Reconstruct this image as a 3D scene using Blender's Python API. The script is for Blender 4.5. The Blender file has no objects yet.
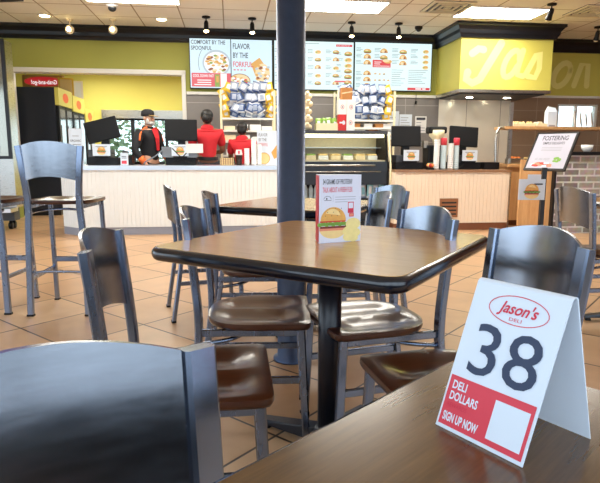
import bpy, bmesh, math, random
from mathutils import Vector, Matrix
random.seed(7)
PI = math.pi
SC = bpy.context.scene
COL = SC.collection

# ------------------------------------------------------------------ camera, world, light, exposure
cam_d = bpy.data.cameras.new('camera')
cam = bpy.data.objects.new('camera', cam_d)
COL.objects.link(cam)
cam.location = (0, 0, 1.04)
cam.rotation_euler = (math.radians(90 - 9.0), 0, 0)
cam.rotation_mode = 'XYZ'
cam.rotation_euler = (Matrix.Rotation(math.radians(90 - 9.0), 4, 'X') @ Matrix.Rotation(math.radians(0.15), 4, 'Z')).to_euler()
cam_d.sensor_width = 36
cam_d.lens = 554.4 / 600 * 36
cam_d.clip_start = 0.02
cam_d.clip_end = 200
cam_d.dof.use_dof = False
SC.camera = cam

W_ = bpy.data.worlds.new('daylight')
SC.world = W_
W_.use_nodes = True
bg = W_.node_tree.nodes['Background']
bg.inputs[0].default_value = (0.72, 0.86, 1.0, 1)
bg.inputs[1].default_value = 3.0

PANEL_EMIT = 22.0
SPOT_W = 6.0
SC.view_settings.view_transform = 'Standard'
SC.view_settings.look = 'None'
SC.view_settings.gamma = 1.0
SC.view_settings.use_curve_mapping = False
SC.view_settings.exposure = 0.25

# ------------------------------------------------------------------ frame of the service wall (turned 7 degrees)
RZ = math.radians(7.07)
CU, SU = math.cos(RZ), math.sin(RZ)
def W(u, v, z=0.0):
    return (CU * u - SU * v, 9.5 + SU * u + CU * v, z)

# ------------------------------------------------------------------ materials
MATS = {}
def srgb(r, g, b):
    f = lambda c: (c / 12.92) if c <= 0.04045 else ((c + 0.055) / 1.055) ** 2.4
    return (f(r / 255), f(g / 255), f(b / 255), 1)
def newmat(name):
    m = bpy.data.materials.new(name); m.use_nodes = True
    MATS[name] = m
    return m, m.node_tree.nodes, m.node_tree.links, m.node_tree.nodes['Principled BSDF']
def plain(name, col, rough=0.5, metal=0.0, noise=0.06, scale=18.0, spec=0.5, coat=0.0, bump=0.0):
    """procedural: base colour gently broken up by noise"""
    m, N, L, b = newmat(name)
    tc = N.new('ShaderNodeTexCoord'); nz = N.new('ShaderNodeTexNoise')
    nz.inputs['Scale'].default_value = scale; nz.inputs['Detail'].default_value = 3
    L.new(tc.outputs['Object'], nz.inputs['Vector'])
    mx = N.new('ShaderNodeMix'); mx.data_type = 'RGBA'
    c = srgb(*col)
    mx.inputs[6].default_value = tuple(x * (1 - noise) for x in c[:3]) + (1,)
    mx.inputs[7].default_value = tuple(min(1, x * (1 + noise)) for x in c[:3]) + (1,)
    L.new(nz.outputs[0], mx.inputs[0]); L.new(mx.outputs[2], b.inputs['Base Color'])
    b.inputs['Roughness'].default_value = rough; b.inputs['Metallic'].default_value = metal
    b.inputs['Specular IOR Level'].default_value = spec
    b.inputs['Coat Weight'].default_value = coat
    b.inputs['Coat Roughness'].default_value = 0.08
    if bump:
        bp = N.new('ShaderNodeBump'); bp.inputs['Strength'].default_value = bump; bp.inputs['Distance'].default_value = 0.01
        L.new(nz.outputs[0], bp.inputs['Height']); L.new(bp.outputs[0], b.inputs['Normal'])
    return m
def emis(name, col, strength):
    m, N, L, b = newmat(name)
    c = srgb(*col)
    b.inputs['Base Color'].default_value = (0.02, 0.02, 0.02, 1)
    b.inputs['Emission Color'].default_value = c
    b.inputs['Emission Strength'].default_value = strength
    b.inputs['Roughness'].default_value = 0.4
    return m
def brushed(name, col, rough, axis_scale, metal=1.0, contrast=0.12):
    m, N, L, b = newmat(name)
    tc = N.new('ShaderNodeTexCoord'); mp = N.new('ShaderNodeMapping'); nz = N.new('ShaderNodeTexNoise')
    mp.inputs['Scale'].default_value = axis_scale
    nz.inputs['Scale'].default_value = 6; nz.inputs['Detail'].default_value = 4
    L.new(tc.outputs['Object'], mp.inputs[0]); L.new(mp.outputs[0], nz.inputs['Vector'])
    c = srgb(*col)
    mx = N.new('ShaderNodeMix'); mx.data_type = 'RGBA'
    mx.inputs[6].default_value = tuple(x * (1 - contrast) for x in c[:3]) + (1,)
    mx.inputs[7].default_value = tuple(min(1, x * (1 + contrast)) for x in c[:3]) + (1,)
    L.new(nz.outputs[0], mx.inputs[0]); L.new(mx.outputs[2], b.inputs['Base Color'])
    mr = N.new('ShaderNodeMapRange'); mr.inputs[3].default_value = rough - 0.06; mr.inputs[4].default_value = rough + 0.08
    L.new(nz.outputs[0], mr.inputs[0]); L.new(mr.outputs[0], b.inputs['Roughness'])
    b.inputs['Metallic'].default_value = metal
    return m
def wood(name, c1, c2, rough, stretch=(1, 12, 12), scale=2.2, coat=0.0, band=0.5, rotz=0.0, spec=0.5):
    m, N, L, b = newmat(name)
    tc = N.new('ShaderNodeTexCoord'); mp = N.new('ShaderNodeMapping'); nz = N.new('ShaderNodeTexNoise'); n2 = N.new('ShaderNodeTexNoise')
    mp.inputs['Scale'].default_value = stretch
    mp.inputs['Rotation'].default_value = (0, 0, rotz)
    nz.inputs['Scale'].default_value = scale; nz.inputs['Detail'].default_value = 6; nz.inputs['Distortion'].default_value = 0.6
    n2.inputs['Scale'].default_value = scale * 6; n2.inputs['Detail'].default_value = 3
    L.new(tc.outputs['Object'], mp.inputs[0]); L.new(mp.outputs[0], nz.inputs['Vector']); L.new(mp.outputs[0], n2.inputs['Vector'])
    mm = N.new('ShaderNodeMath'); mm.operation = 'MULTIPLY_ADD'; mm.inputs[1].default_value = 0.4
    L.new(n2.outputs[0], mm.inputs[0]); 
    m2 = N.new('ShaderNodeMath'); m2.operation = 'MULTIPLY'; m2.inputs[1].default_value = 0.6
    L.new(nz.outputs[0], m2.inputs[0]); L.new(m2.outputs[0], mm.inputs[2])
    cr = N.new('ShaderNodeValToRGB')
    cr.color_ramp.elements[0].position = 0.5 - band * 0.35; cr.color_ramp.elements[0].color = srgb(*c1)
    cr.color_ramp.elements[1].position = 0.5 + band * 0.35; cr.color_ramp.elements[1].color = srgb(*c2)
    L.new(mm.outputs[0], cr.inputs[0]); L.new(cr.outputs[0], b.inputs['Base Color'])
    b.inputs['Roughness'].default_value = rough
    b.inputs['Coat Weight'].default_value = coat; b.inputs['Coat Roughness'].default_value = 0.15
    b.inputs['Specular IOR Level'].default_value = spec
    return m

def floor_material():
    m, N, L, b = newmat('terracotta_tile')
    a = 0.677; t = 0.49 * 1.04; o = Vector((-1.531 * 1.04, 5.532 * 1.04, 0))
    ev = Vector((math.cos(a), -math.sin(a), 0)); eu = Vector((-math.sin(a), -math.cos(a), 0))
    geo = N.new('ShaderNodeNewGeometry')
    sub = N.new('ShaderNodeVectorMath'); sub.operation = 'SUBTRACT'; sub.inputs[1].default_value = o
    L.new(geo.outputs['Position'], sub.inputs[0])
    cells, edges = [], []
    for e in (ev, eu):
        d = N.new('ShaderNodeVectorMath'); d.operation = 'DOT_PRODUCT'; d.inputs[1].default_value = e / t
        L.new(sub.outputs[0], d.inputs[0])
        fl = N.new('ShaderNodeMath'); fl.operation = 'FLOOR'; L.new(d.outputs['Value'], fl.inputs[0])
        fr = N.new('ShaderNodeMath'); fr.operation = 'PINGPONG'; fr.inputs[1].default_value = 0.5; L.new(d.outputs['Value'], fr.inputs[0])
        cells.append(fl); edges.append(fr)
    mn = N.new('ShaderNodeMath'); mn.operation = 'MINIMUM'
    L.new(edges[0].outputs[0], mn.inputs[0]); L.new(edges[1].outputs[0], mn.inputs[1])
    gr = N.new('ShaderNodeMapRange'); gr.inputs[1].default_value = 0.008; gr.inputs[2].default_value = 0.013
    L.new(mn.outputs[0], gr.inputs[0])
    cx = N.new('ShaderNodeCombineXYZ'); L.new(cells[0].outputs[0], cx.inputs[0]); L.new(cells[1].outputs[0], cx.inputs[1])
    wn = N.new('ShaderNodeTexWhiteNoise'); wn.noise_dimensions = '3D'; L.new(cx.outputs[0], wn.inputs['Vector'])
    nz = N.new('ShaderNodeTexNoise'); nz.inputs['Scale'].default_value = 5; nz.inputs['Detail'].default_value = 6
    L.new(geo.outputs['Position'], nz.inputs['Vector'])
    mixn = N.new('ShaderNodeMath'); mixn.operation = 'MULTIPLY_ADD'; mixn.inputs[1].default_value = 0.35
    L.new(wn.outputs['Value'], mixn.inputs[0])
    s2 = N.new('ShaderNodeMath'); s2.operation = 'MULTIPLY'; s2.inputs[1].default_value = 0.65; L.new(nz.outputs[0], s2.inputs[0]); L.new(s2.outputs[0], mixn.inputs[2])
    cr = N.new('ShaderNodeValToRGB')
    cr.color_ramp.elements[0].position = 0.25; cr.color_ramp.elements[0].color = srgb(178, 138, 100)
    cr.color_ramp.elements[1].position = 0.75; cr.color_ramp.elements[1].color = srgb(208, 170, 130)
    L.new(mixn.outputs[0], cr.inputs[0])
    mx = N.new('ShaderNodeMix'); mx.data_type = 'RGBA'; mx.inputs[6].default_value = srgb(44, 32, 24)
    L.new(gr.outputs[0], mx.inputs[0]); L.new(cr.outputs[0], mx.inputs[7]); L.new(mx.outputs[2], b.inputs['Base Color'])
    rr = N.new('ShaderNodeMapRange'); rr.inputs[3].default_value = 0.26; rr.inputs[4].default_value = 0.42
    L.new(nz.outputs[0], rr.inputs[0]); L.new(rr.outputs[0], b.inputs['Roughness'])
    bp = N.new('ShaderNodeBump'); bp.inputs['Strength'].default_value = 0.25; bp.inputs['Distance'].default_value = 0.004
    ad = N.new('ShaderNodeMath'); ad.operation = 'MULTIPLY_ADD'; ad.inputs[1].default_value = 0.3
    L.new(nz.outputs[0], ad.inputs[0]); L.new(gr.outputs[0], ad.inputs[2])
    L.new(ad.outputs[0], bp.inputs['Height']); L.new(bp.outputs[0], b.inputs['Normal'])
    return m

def grid_material(name, col, line, su, sv, lw, off=(0, 0), axes=(0, 1), rough=0.8, noise=0.05, nscale=40, spec=0.5):
    """rectangular joints drawn in object coordinates along the two given axes"""
    m, N, L, b = newmat(name)
    tc = N.new('ShaderNodeTexCoord'); sp = N.new('ShaderNodeSeparateXYZ'); L.new(tc.outputs['Object'], sp.inputs[0])
    es = []
    for k, (ax, s) in enumerate(zip(axes, (su, sv))):
        ad = N.new('ShaderNodeMath'); ad.operation = 'ADD'; ad.inputs[1].default_value = off[k] + s * 100; L.new(sp.outputs[ax], ad.inputs[0])
        pp = N.new('ShaderNodeMath'); pp.operation = 'PINGPONG'; pp.inputs[1].default_value = s / 2; L.new(ad.outputs[0], pp.inputs[0])
        es.append(pp)
    mn = N.new('ShaderNodeMath'); mn.operation = 'MINIMUM'; L.new(es[0].outputs[0], mn.inputs[0]); L.new(es[1].outputs[0], mn.inputs[1])
    mr = N.new('ShaderNodeMapRange'); mr.inputs[1].default_value = lw * 0.5; mr.inputs[2].default_value = lw * 0.8; L.new(mn.outputs[0], mr.inputs[0])
    nz = N.new('ShaderNodeTexNoise'); nz.inputs['Scale'].default_value = nscale; nz.inputs['Detail'].default_value = 4; L.new(tc.outputs['Object'], nz.inputs['Vector'])
    m1 = N.new('ShaderNodeMix'); m1.data_type = 'RGBA'; c = srgb(*col)
    m1.inputs[6].default_value = tuple(x * (1 - noise) for x in c[:3]) + (1,); m1.inputs[7].default_value = tuple(min(1, x * (1 + noise)) for x in c[:3]) + (1,)
    L.new(nz.outputs[0], m1.inputs[0])
    m2 = N.new('ShaderNodeMix'); m2.data_type = 'RGBA'; m2.inputs[6].default_value = srgb(*line)
    L.new(mr.outputs[0], m2.inputs[0]); L.new(m1.outputs[2], m2.inputs[7]); L.new(m2.outputs[2], b.inputs['Base Color'])
    b.inputs['Roughness'].default_value = rough; b.inputs['Specular IOR Level'].default_value = spec
    bp = N.new('ShaderNodeBump'); bp.inputs['Strength'].default_value = 0.3; bp.inputs['Distance'].default_value = 0.005
    L.new(mr.outputs[0], bp.inputs['Height']); L.new(bp.outputs[0], b.inputs['Normal'])
    return m

def brick_material():
    m, N, L, b = newmat('painted_brick')
    tc = N.new('ShaderNodeTexCoord'); mp = N.new('ShaderNodeMapping'); mp.inputs['Rotation'].default_value = (PI / 2, 0, 0)
    L.new(tc.outputs['Object'], mp.inputs[0])
    br = N.new('ShaderNodeTexBrick')
    br.inputs['Scale'].default_value = 1.0; br.inputs['Mortar Size'].default_value = 0.012
    br.inputs['Brick Width'].default_value = 0.215; br.inputs['Row Height'].default_value = 0.085
    br.inputs['Color1'].default_value = srgb(172, 160, 148); br.inputs['Color2'].default_value = srgb(112, 104, 100); br.inputs['Mortar'].default_value = srgb(206, 202, 196)
    br.inputs['Bias'].default_value = -0.1
    L.new(mp.outputs[0], br.inputs['Vector'])
    nz = N.new('ShaderNodeTexNoise'); nz.inputs['Scale'].default_value = 14; nz.inputs['Detail'].default_value = 5; L.new(tc.outputs['Object'], nz.inputs['Vector'])
    mx = N.new('ShaderNodeMix'); mx.data_type = 'RGBA'; mx.blend_type = 'OVERLAY'; mx.inputs[0].default_value = 0.5
    L.new(br.outputs['Color'], mx.inputs[6]); L.new(nz.outputs[1], mx.inputs[7]); L.new(mx.outputs[2], b.inputs['Base Color'])
    b.inputs['Roughness'].default_value = 0.85
    bp = N.new('ShaderNodeBump'); bp.invert = True; bp.inputs['Strength'].default_value = 0.6; bp.inputs['Distance'].default_value = 0.01
    L.new(br.outputs['Fac'], bp.inputs['Height']); L.new(bp.outputs[0], b.inputs['Normal'])
    return m

def glass_material():
    m, N, L, b = newmat('clear_glass')
    out = N['Material Output']; N.remove(b)
    tr = N.new('ShaderNodeBsdfTransparent'); tr.inputs[0].default_value = (0.93, 0.97, 0.95, 1)
    gl = N.new('ShaderNodeBsdfGlossy'); gl.inputs['Roughness'].default_value = 0.03
    fr = N.new('ShaderNodeFresnel'); fr.inputs[0].default_value = 1.45
    mx = N.new('ShaderNodeMixShader'); L.new(fr.outputs[0], mx.inputs[0]); L.new(tr.outputs[0], mx.inputs[1]); L.new(gl.outputs[0], mx.inputs[2])
    L.new(mx.outputs[0], out.inputs[0])
    return m

floor_material(); brick_material(); glass_material()
plain('green_paint', (160, 160, 72), 0.65, noise=0.04, scale=3)
plain('bright_green_paint', (208, 198, 92), 0.6, noise=0.04, scale=3)
plain('script_paint', (232, 224, 138), 0.6, noise=0.03, scale=4)
plain('black_gloss_paint', (22, 24, 30), 0.28, noise=0.15)
plain('black_trim', (18, 20, 24), 0.35, noise=0.15)
grid_material('ceiling_tile', (250, 246, 234), (176, 160, 134), 0.61, 0.61, 0.014, off=(0.02, 0.10), rough=0.9, noise=0.05, nscale=60)
grid_material('grey_wall_tile', (128, 122, 118), (168, 164, 158), 0.62, 0.62, 0.008, off=(0.05, 0.0), axes=(0, 2), rough=0.45, noise=0.07, nscale=14)
grid_material('stainless_seam', (246, 238, 220), (120, 112, 100), 0.62, 30.0, 0.006, off=(0.2, 15.0), axes=(0, 2), rough=0.25, noise=0.1, nscale=3)
def wave_bump(name):
    T = MATS[name].node_tree; N = T.nodes; b = N['Principled BSDF']
    tc = N.new('ShaderNodeTexCoord'); nz = N.new('ShaderNodeTexNoise'); nz.inputs['Scale'].default_value = 1.6; nz.inputs['Distortion'].default_value = 1.2; nz.inputs['Detail'].default_value = 1
    T.links.new(tc.outputs['Object'], nz.inputs['Vector'])
    bp = N.new('ShaderNodeBump'); bp.inputs['Strength'].default_value = 1.0; bp.inputs['Distance'].default_value = 0.03
    T.links.new(nz.outputs[0], bp.inputs['Height']); T.links.new(bp.outputs[0], b.inputs['Normal'])
    b.inputs['Roughness'].default_value = 0.26
wave_bump('stainless_seam')
MATS['stainless_seam'].node_tree.nodes['Principled BSDF'].inputs['Metallic'].default_value = 0.25
plain('white_trim', (225, 222, 214), 0.4, noise=0.03)
plain('plaster', (205, 200, 186), 0.8, noise=0.04)
plain('white_bead', (240, 242, 240), 0.5, noise=0.03, scale=6)
plain('tan_bead', (242, 222, 198), 0.5, noise=0.04, scale=6)
plain('grey_kick', (150, 152, 164), 0.5, noise=0.06)
plain('brown_trim', (126, 74, 44), 0.45, noise=0.12)
plain('brown_counter', (150, 112, 82), 0.3, noise=0.1)
brushed('steel_top', (222, 224, 228), 0.3, (1, 20, 20))
brushed('stainless', (196, 194, 188), 0.28, (2, 2, 30))
brushed('chair_steel', (138, 150, 172), 0.25, (3, 3, 1), contrast=0.08)
brushed('panel_steel', (150, 156, 166), 0.22, (2, 10, 14), contrast=0.10)
brushed('dark_panel_steel', (120, 122, 126), 0.34, (3, 40, 60), contrast=0.22)
wood('seat_walnut', (42, 18, 10), (84, 41, 20), 0.28, stretch=(14, 1.2, 8), scale=2.4, coat=0.4, band=0.7)
wood('table_laminate', (184, 136, 78), (214, 166, 102), 0.22, stretch=(1.0, 9, 9), scale=3.0, coat=0.25, band=0.8, rotz=0.1)
wood('table_laminate_dark', (72, 50, 27), (106, 76, 42), 0.26, stretch=(1.0, 16, 9), scale=3.4, coat=0.25, band=0.8, rotz=0.35)
wood('oak_panel', (198, 146, 92), (222, 176, 122), 0.45, stretch=(10, 10, 1), scale=2.0)
plain('black_rubber_edge', (14, 17, 28), 0.22, noise=0.1, coat=0.4)
plain('table_post_black', (16, 19, 30), 0.32, noise=0.15)
plain('pillar_navy', (84, 102, 136), 0.36, metal=0.85, noise=0.12, scale=30, bump=0.05)
plain('card_white', (216, 226, 238), 0.45, noise=0.015)
plain('sign_sheet', (188, 186, 200), 0.5, noise=0.015)
plain('card_lilac', (222, 222, 236), 0.45, noise=0.015)
plain('ink_navy', (44, 58, 86), 0.5, noise=0.05)
plain('ink_dark', (52, 52, 60), 0.5, noise=0.05)
plain('ink_grey', (150, 152, 160), 0.5, noise=0.05)
plain('print_red', (214, 62, 78), 0.45, noise=0.04)
plain('print_pink_red', (206, 44, 70), 0.45, noise=0.04)
plain('bun_tan', (224, 166, 84), 0.5, noise=0.15, scale=60)
plain('bun_light', (240, 208, 142), 0.5, noise=0.12, scale=60)
plain('lettuce', (122, 168, 66), 0.5, noise=0.35, scale=120)
plain('tomato', (206, 62, 44), 0.5, noise=0.15, scale=80)
plain('ham_pink', (226, 140, 110), 0.5, noise=0.15, scale=80)
plain('bacon_dark', (120, 44, 34), 0.5, noise=0.3, scale=90)
plain('chip_yellow', (240, 222, 150), 0.5, noise=0.1, scale=60)
plain('black_plastic', (13, 13, 15), 0.45, noise=0.2, spec=0.3)
plain('dark_grey_plastic', (60, 62, 68), 0.45, noise=0.1)
plain('grey_plastic', (118, 124, 132), 0.5, noise=0.08)
plain('white_plastic', (232, 230, 226), 0.4, noise=0.02)
plain('cream_plastic', (236, 224, 184), 0.4, noise=0.03)
plain('red_cloth', (206, 34, 44), 0.8, noise=0.12, scale=25)
plain('black_cloth', (30, 30, 34), 0.85, noise=0.2, scale=25)
plain('orange_cloth', (232, 110, 52), 0.8, noise=0.1)
plain('tan_cloth', (176, 140, 86), 0.8, noise=0.15)
plain('trouser_cloth', (38, 38, 46), 0.85, noise=0.15)
plain('skin_light', (214, 164, 136), 0.55, noise=0.05)
plain('skin_brown', (150, 100, 74), 0.55, noise=0.05)
plain('hair_black', (20, 18, 18), 0.5, noise=0.3, scale=60)
plain('hair_grey', (196, 190, 184), 0.8, noise=0.2, scale=80)
plain('eye_dark', (20, 16, 14), 0.3)
plain('bag_blue', (70, 94, 142), 0.28, noise=0.15, scale=8)
plain('bag_white', (228, 230, 234), 0.28, noise=0.06, scale=8)
plain('bag_pale_blue', (168, 180, 202), 0.28, noise=0.1, scale=8)
plain('bag_yellow', (236, 192, 62), 0.28, noise=0.1, scale=8)
plain('bag_green', (130, 170, 70), 0.3, noise=0.15, scale=8)
plain('bag_teal', (150, 206, 214), 0.3, noise=0.1, scale=8)
plain('bread_wrap', (232, 214, 178), 0.35, noise=0.12, scale=30)
plain('cardboard', (188, 128, 70), 0.7, noise=0.08)
plain('red_box', (204, 44, 40), 0.45, noise=0.06)
plain('carton_white', (234, 234, 232), 0.5, noise=0.03)
plain('cola', (34, 22, 20), 0.2)
plain('wicker', (214, 186, 136), 0.6, noise=0.25, scale=50)
plain('food_orange', (226, 128, 52), 0.5, noise=0.2, scale=40)
plain('food_red', (190, 48, 40), 0.5, noise=0.2, scale=40)
plain('fridge_navy', (30, 34, 46), 0.4, noise=0.08)
plain('soda_clear', (196, 214, 220), 0.15, noise=0.05)
plain('foliage', (126, 146, 108), 0.8, noise=0.5, scale=6)
plain('asphalt', (186, 184, 178), 0.9, noise=0.08, scale=2)
plain('louvre_brown', (150, 98, 62), 0.5, noise=0.08)
plain('ceiling_metal', (236, 226, 200), 0.5, noise=0.05)
plain('glazed_panel', (150, 148, 136), 0.10, metal=0.8, noise=0.05, scale=2)
plain('globe_white', (240, 226, 196), 0.25, noise=0.05)
emis('light_panel', (255, 250, 238), PANEL_EMIT)
emis('bulb_glow', (255, 226, 160), 22.0)
emis('case_light', (255, 246, 200), 6.0)
emis('hood_light', (255, 244, 214), 30.0)
emis('scr_pale', (214, 240, 242), 1.0)
emis('scr_blue', (206, 230, 242), 1.0)
emis('scr_purple', (150, 130, 220), 0.9)
emis('scr_red', (224, 52, 66), 0.85)
emis('scr_pink', (232, 96, 108), 0.85)
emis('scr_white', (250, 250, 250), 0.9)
emis('scr_text', (120, 132, 140), 0.7)
emis('scr_dark', (54, 60, 72), 0.7)
emis('scr_tan', (236, 178, 92), 0.8)
emis('scr_cream', (246, 220, 170), 0.85)
emis('scr_brown', (166, 92, 54), 0.7)
emis('scr_green', (150, 176, 78), 0.8)
emis('scr_grey', (196, 212, 222), 0.8)
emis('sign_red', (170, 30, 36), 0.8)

# ------------------------------------------------------------------ mesh builder
class MB:
    def __init__(self):
        self.v = []; self.f = []; self.m = []; self.s = []; self.names = []
    def mi(self, name):
        if name not in self.names: self.names.append(name)
        return self.names.index(name)
    def add(self, vs, fs, mat, smooth=False, M=None):
        k = len(self.v); i = self.mi(mat)
        for p in vs:
            p = Vector(p)
            if M is not None: p = M @ p
            self.v.append(tuple(p))
        for f in fs:
            self.f.append([k + j for j in f]); self.m.append(i); self.s.append(smooth)
        return self
    def box(self, x0, y0, z0, x1, y1, z1, mat, M=None, bev=0.0):
        if bev > 0:
            b = min(bev, abs(x1 - x0) * .45, abs(y1 - y0) * .45, abs(z1 - z0) * .45)
            bm = bmesh.new(); bmesh.ops.create_cube(bm, size=1)
            for q in bm.verts:
                q.co = Vector(((x0 + x1) / 2 + q.co.x * (x1 - x0), (y0 + y1) / 2 + q.co.y * (y1 - y0), (z0 + z1) / 2 + q.co.z * (z1 - z0)))
            bmesh.ops.bevel(bm, geom=bm.edges[:], offset=b, segments=2, profile=0.6, affect='EDGES')
            bmesh.ops.recalc_face_normals(bm, faces=bm.faces[:])
            bm.verts.index_update()
            vs = [q.co.copy() for q in bm.verts]; fs = [[q.index for q in f.verts] for f in bm.faces]
            bm.free()
            return self.add(vs, fs, mat, False, M)
        vs = [(x0, y0, z0), (x1, y0, z0), (x1, y1, z0), (x0, y1, z0), (x0, y0, z1), (x1, y0, z1), (x1, y1, z1), (x0, y1, z1)]
        fs = [(3, 2, 1, 0), (4, 5, 6, 7), (0, 1, 5, 4), (1, 2, 6, 5), (2, 3, 7, 6), (3, 0, 4, 7)]
        return self.add(vs, fs, mat, False, M)
    def prism(self, poly, h0, h1, mat, M=None, smooth=False, cap=None):
        """polygon (ccw in xy) extruded along z"""
        n = len(poly)
        vs = [(x, y, h0) for x, y in poly] + [(x, y, h1) for x, y in poly]
        self.add(vs, [(i, (i + 1) % n, n + (i + 1) % n, n + i) for i in range(n)], mat, smooth, M)
        self.add(vs, [list(range(n - 1, -1, -1)), list(range(n, 2 * n))], cap or mat, False, M)
        return self
    def lathe(self, prof, mat, n=20, M=None, smooth=True):
        """profile of (r, z) turned about z"""
        vs = []; fs = []; k = len(prof)
        for r, z in prof:
            for i in range(n):
                a = 2 * PI * i / n; vs.append((r * math.cos(a), r * math.sin(a), z))
        for j in range(k - 1):
            for i in range(n):
                fs.append((j * n + i, j * n + (i + 1) % n, (j + 1) * n + (i + 1) % n, (j + 1) * n + i))
        fs.append(list(range(n - 1, -1, -1))); fs.append([(k - 1) * n + i for i in range(n)])
        return self.add(vs, fs, mat, smooth, M)
    def cyl(self, p0, p1, r, mat, n=14, r1=None, smooth=True):
        p0 = Vector(p0); p1 = Vector(p1); d = p1 - p0
        q = d.to_track_quat('Z', 'Y').to_matrix().to_4x4(); q.translation = p0
        return self.lathe([(r, 0), (r if r1 is None else r1, d.length)], mat, n, q, smooth)
    def tube(self, pts, r, mat, n=8, flat=None, side=None, smooth=True):
        """sweep a round (or flat w x h rectangle) section along points"""
        pts = [Vector(p) for p in pts]; rings = []
        for i, p in enumerate(pts):
            t = (pts[min(i + 1, len(pts) - 1)] - pts[max(i - 1, 0)]).normalized()
            s = Vector(side) if side is not None else Vector((0, 0, 1))
            if abs(t.dot(s)) > 0.97: s = Vector((1, 0, 0))
            a = (s - t * s.dot(t)).normalized(); c = t.cross(a)
            if flat:
                w, h = flat; e = min(w, h) * 0.18
                sec = [(w / 2 - e, -h / 2), (w / 2, -h / 2 + e), (w / 2, h / 2 - e), (w / 2 - e, h / 2), (-w / 2 + e, h / 2), (-w / 2, h / 2 - e), (-w / 2, -h / 2 + e), (-w / 2 + e, -h / 2)]
            else:
                sec = [(r * math.cos(2 * PI * k / n), r * math.sin(2 * PI * k / n)) for k in range(n)]
            rings.append([p + a * x + c * y for x, y in sec])
        m = len(rings[0]); vs = [q for rg in rings for q in rg]
        fs = [(j * m + i, j * m + (i + 1) % m, (j + 1) * m + (i + 1) % m, (j + 1) * m + i) for j in range(len(rings) - 1) for i in range(m)]
        fs += [list(range(m - 1, -1, -1)), [(len(rings) - 1) * m + i for i in range(m)]]
        return self.add(vs, fs, mat, smooth and not flat)
    def ell(self, c, r, mat, nu=14, nv=9, M=None):
        vs = [(c[0], c[1], c[2] - r[2])]
        for j in range(1, nv):
            t = -PI / 2 + PI * j / nv
            for i in range(nu):
                a = 2 * PI * i / nu
                vs.append((c[0] + r[0] * math.cos(t) * math.cos(a), c[1] + r[1] * math.cos(t) * math.sin(a), c[2] + r[2] * math.sin(t)))
        vs.append((c[0], c[1], c[2] + r[2])); fs = []
        for i in range(nu):
            fs.append((0, 1 + (i + 1) % nu, 1 + i))
            for j in range(nv - 2):
                a = 1 + j * nu; fs.append((a + i, a + (i + 1) % nu, a + nu + (i + 1) % nu, a + nu + i))
            fs.append((len(vs) - 1, 1 + (nv - 2) * nu + i, 1 + (nv - 2) * nu + (i + 1) % nu))
        return self.add(vs, fs, mat, True, M)
    # flat artwork: polygons in the local x-z plane facing -y
    def poly(self, pts, y, mat, M=None):
        return self.add([(x, y, z) for x, z in pts], [list(range(len(pts)))], mat, False, M)
    def rect(self, x0, z0, x1, z1, y, mat, M=None):
        return self.poly([(x0, z0), (x1, z0), (x1, z1), (x0, z1)], y, mat, M)
    def oval(self, cx, cz, rx, rz, y, mat, a0=0.0, a1=2 * PI, n=18, M=None):
        full = abs(a1 - a0 - 2 * PI) < 1e-6
        pts = [(cx + rx * math.cos(a0 + (a1 - a0) * i / n), cz + rz * math.sin(a0 + (a1 - a0) * i / n)) for i in range(n if full else n + 1)]
        return self.poly(pts, y, mat, M)
    def ring(self, cx, cz, rx, rz, w, y, mat, a0=0.0, a1=2 * PI, n=28, M=None):
        vs = []; 
        for i in range(n + 1):
            a = a0 + (a1 - a0) * i / n
            vs += [(cx + (rx - w) * math.cos(a), y, cz + (rz - w) * math.sin(a)), (cx + rx * math.cos(a), y, cz + rz * math.sin(a))]
        return self.add(vs, [(2 * i, 2 * i + 1, 2 * i + 3, 2 * i + 2) for i in range(n)], mat, False, M)
    def text(self, s, cx, z, size, y, mat, xs=1.0, align='LEFT', bold=0.0, shear=0.0, M=None, mirror=False):
        cu = bpy.data.curves.new('t', 'FONT'); cu.body = s; cu.size = size; cu.align_x = align; cu.offset = bold; cu.shear = shear
        cu.resolution_u = 3
        ob = bpy.data.objects.new('t', cu)
        me = bpy.data.meshes.new_from_object(ob)
        k = -xs if mirror else xs
        vs = [(cx + q.co.x * k, y, z + q.co.y) for q in me.vertices]
        fs = [list(p.vertices) if not mirror else list(p.vertices)[::-1] for p in me.polygons]
        self.add(vs, fs, mat, False, M)
        bpy.data.objects.remove(ob); bpy.data.meshes.remove(me); bpy.data.curves.remove(cu)
        return self
    def build(self, name, parent=None, loc=None, rotz=0.0):
        me = bpy.data.meshes.new(name); me.from_pydata(self.v, [], self.f)
        for n in self.names: me.materials.append(MATS[n])
        me.polygons.foreach_set('material_index', self.m); me.polygons.foreach_set('use_smooth', self.s)
        me.update()
        o = bpy.data.objects.new(name, me); COL.objects.link(o)
        if parent is not None: o.parent = parent
        if loc is not None: o.location = loc
        if rotz: o.rotation_euler = (0, 0, rotz)
        return o

def tag(o, label, cat, group=None):
    o['label'] = label; o['category'] = cat
    if group: o['group'] = group
    return o
def thing(name, label, cat, loc=(0, 0, 0), rotz=0.0, group=None):
    o = bpy.data.objects.new(name, None); COL.objects.link(o)
    o.empty_display_size = 0.1
    o.location = loc; o.rotation_euler = (0, 0, rotz)
    return tag(o, label, cat, group)
def struct(o, label=None):
    o['kind'] = 'structure'
    if label: o['label'] = label
    return o
def dup(root, loc, rotz, label=None, group=None):
    r = root.copy(); COL.objects.link(r); r.location = loc; r.rotation_euler = (0, 0, rotz)
    if label: r['label'] = label
    if group: r['group'] = group
    for ch in list(root.children):
        c = ch.copy(); COL.objects.link(c); c.parent = r
        for g in list(ch.children):
            d = g.copy(); COL.objects.link(d); d.parent = c
    return r
def wthing(name, label, cat, u, v, z=0.0, rot=0.0, group=None):
    return thing(name, label, cat, W(u, v, z), RZ + rot, group)
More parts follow.
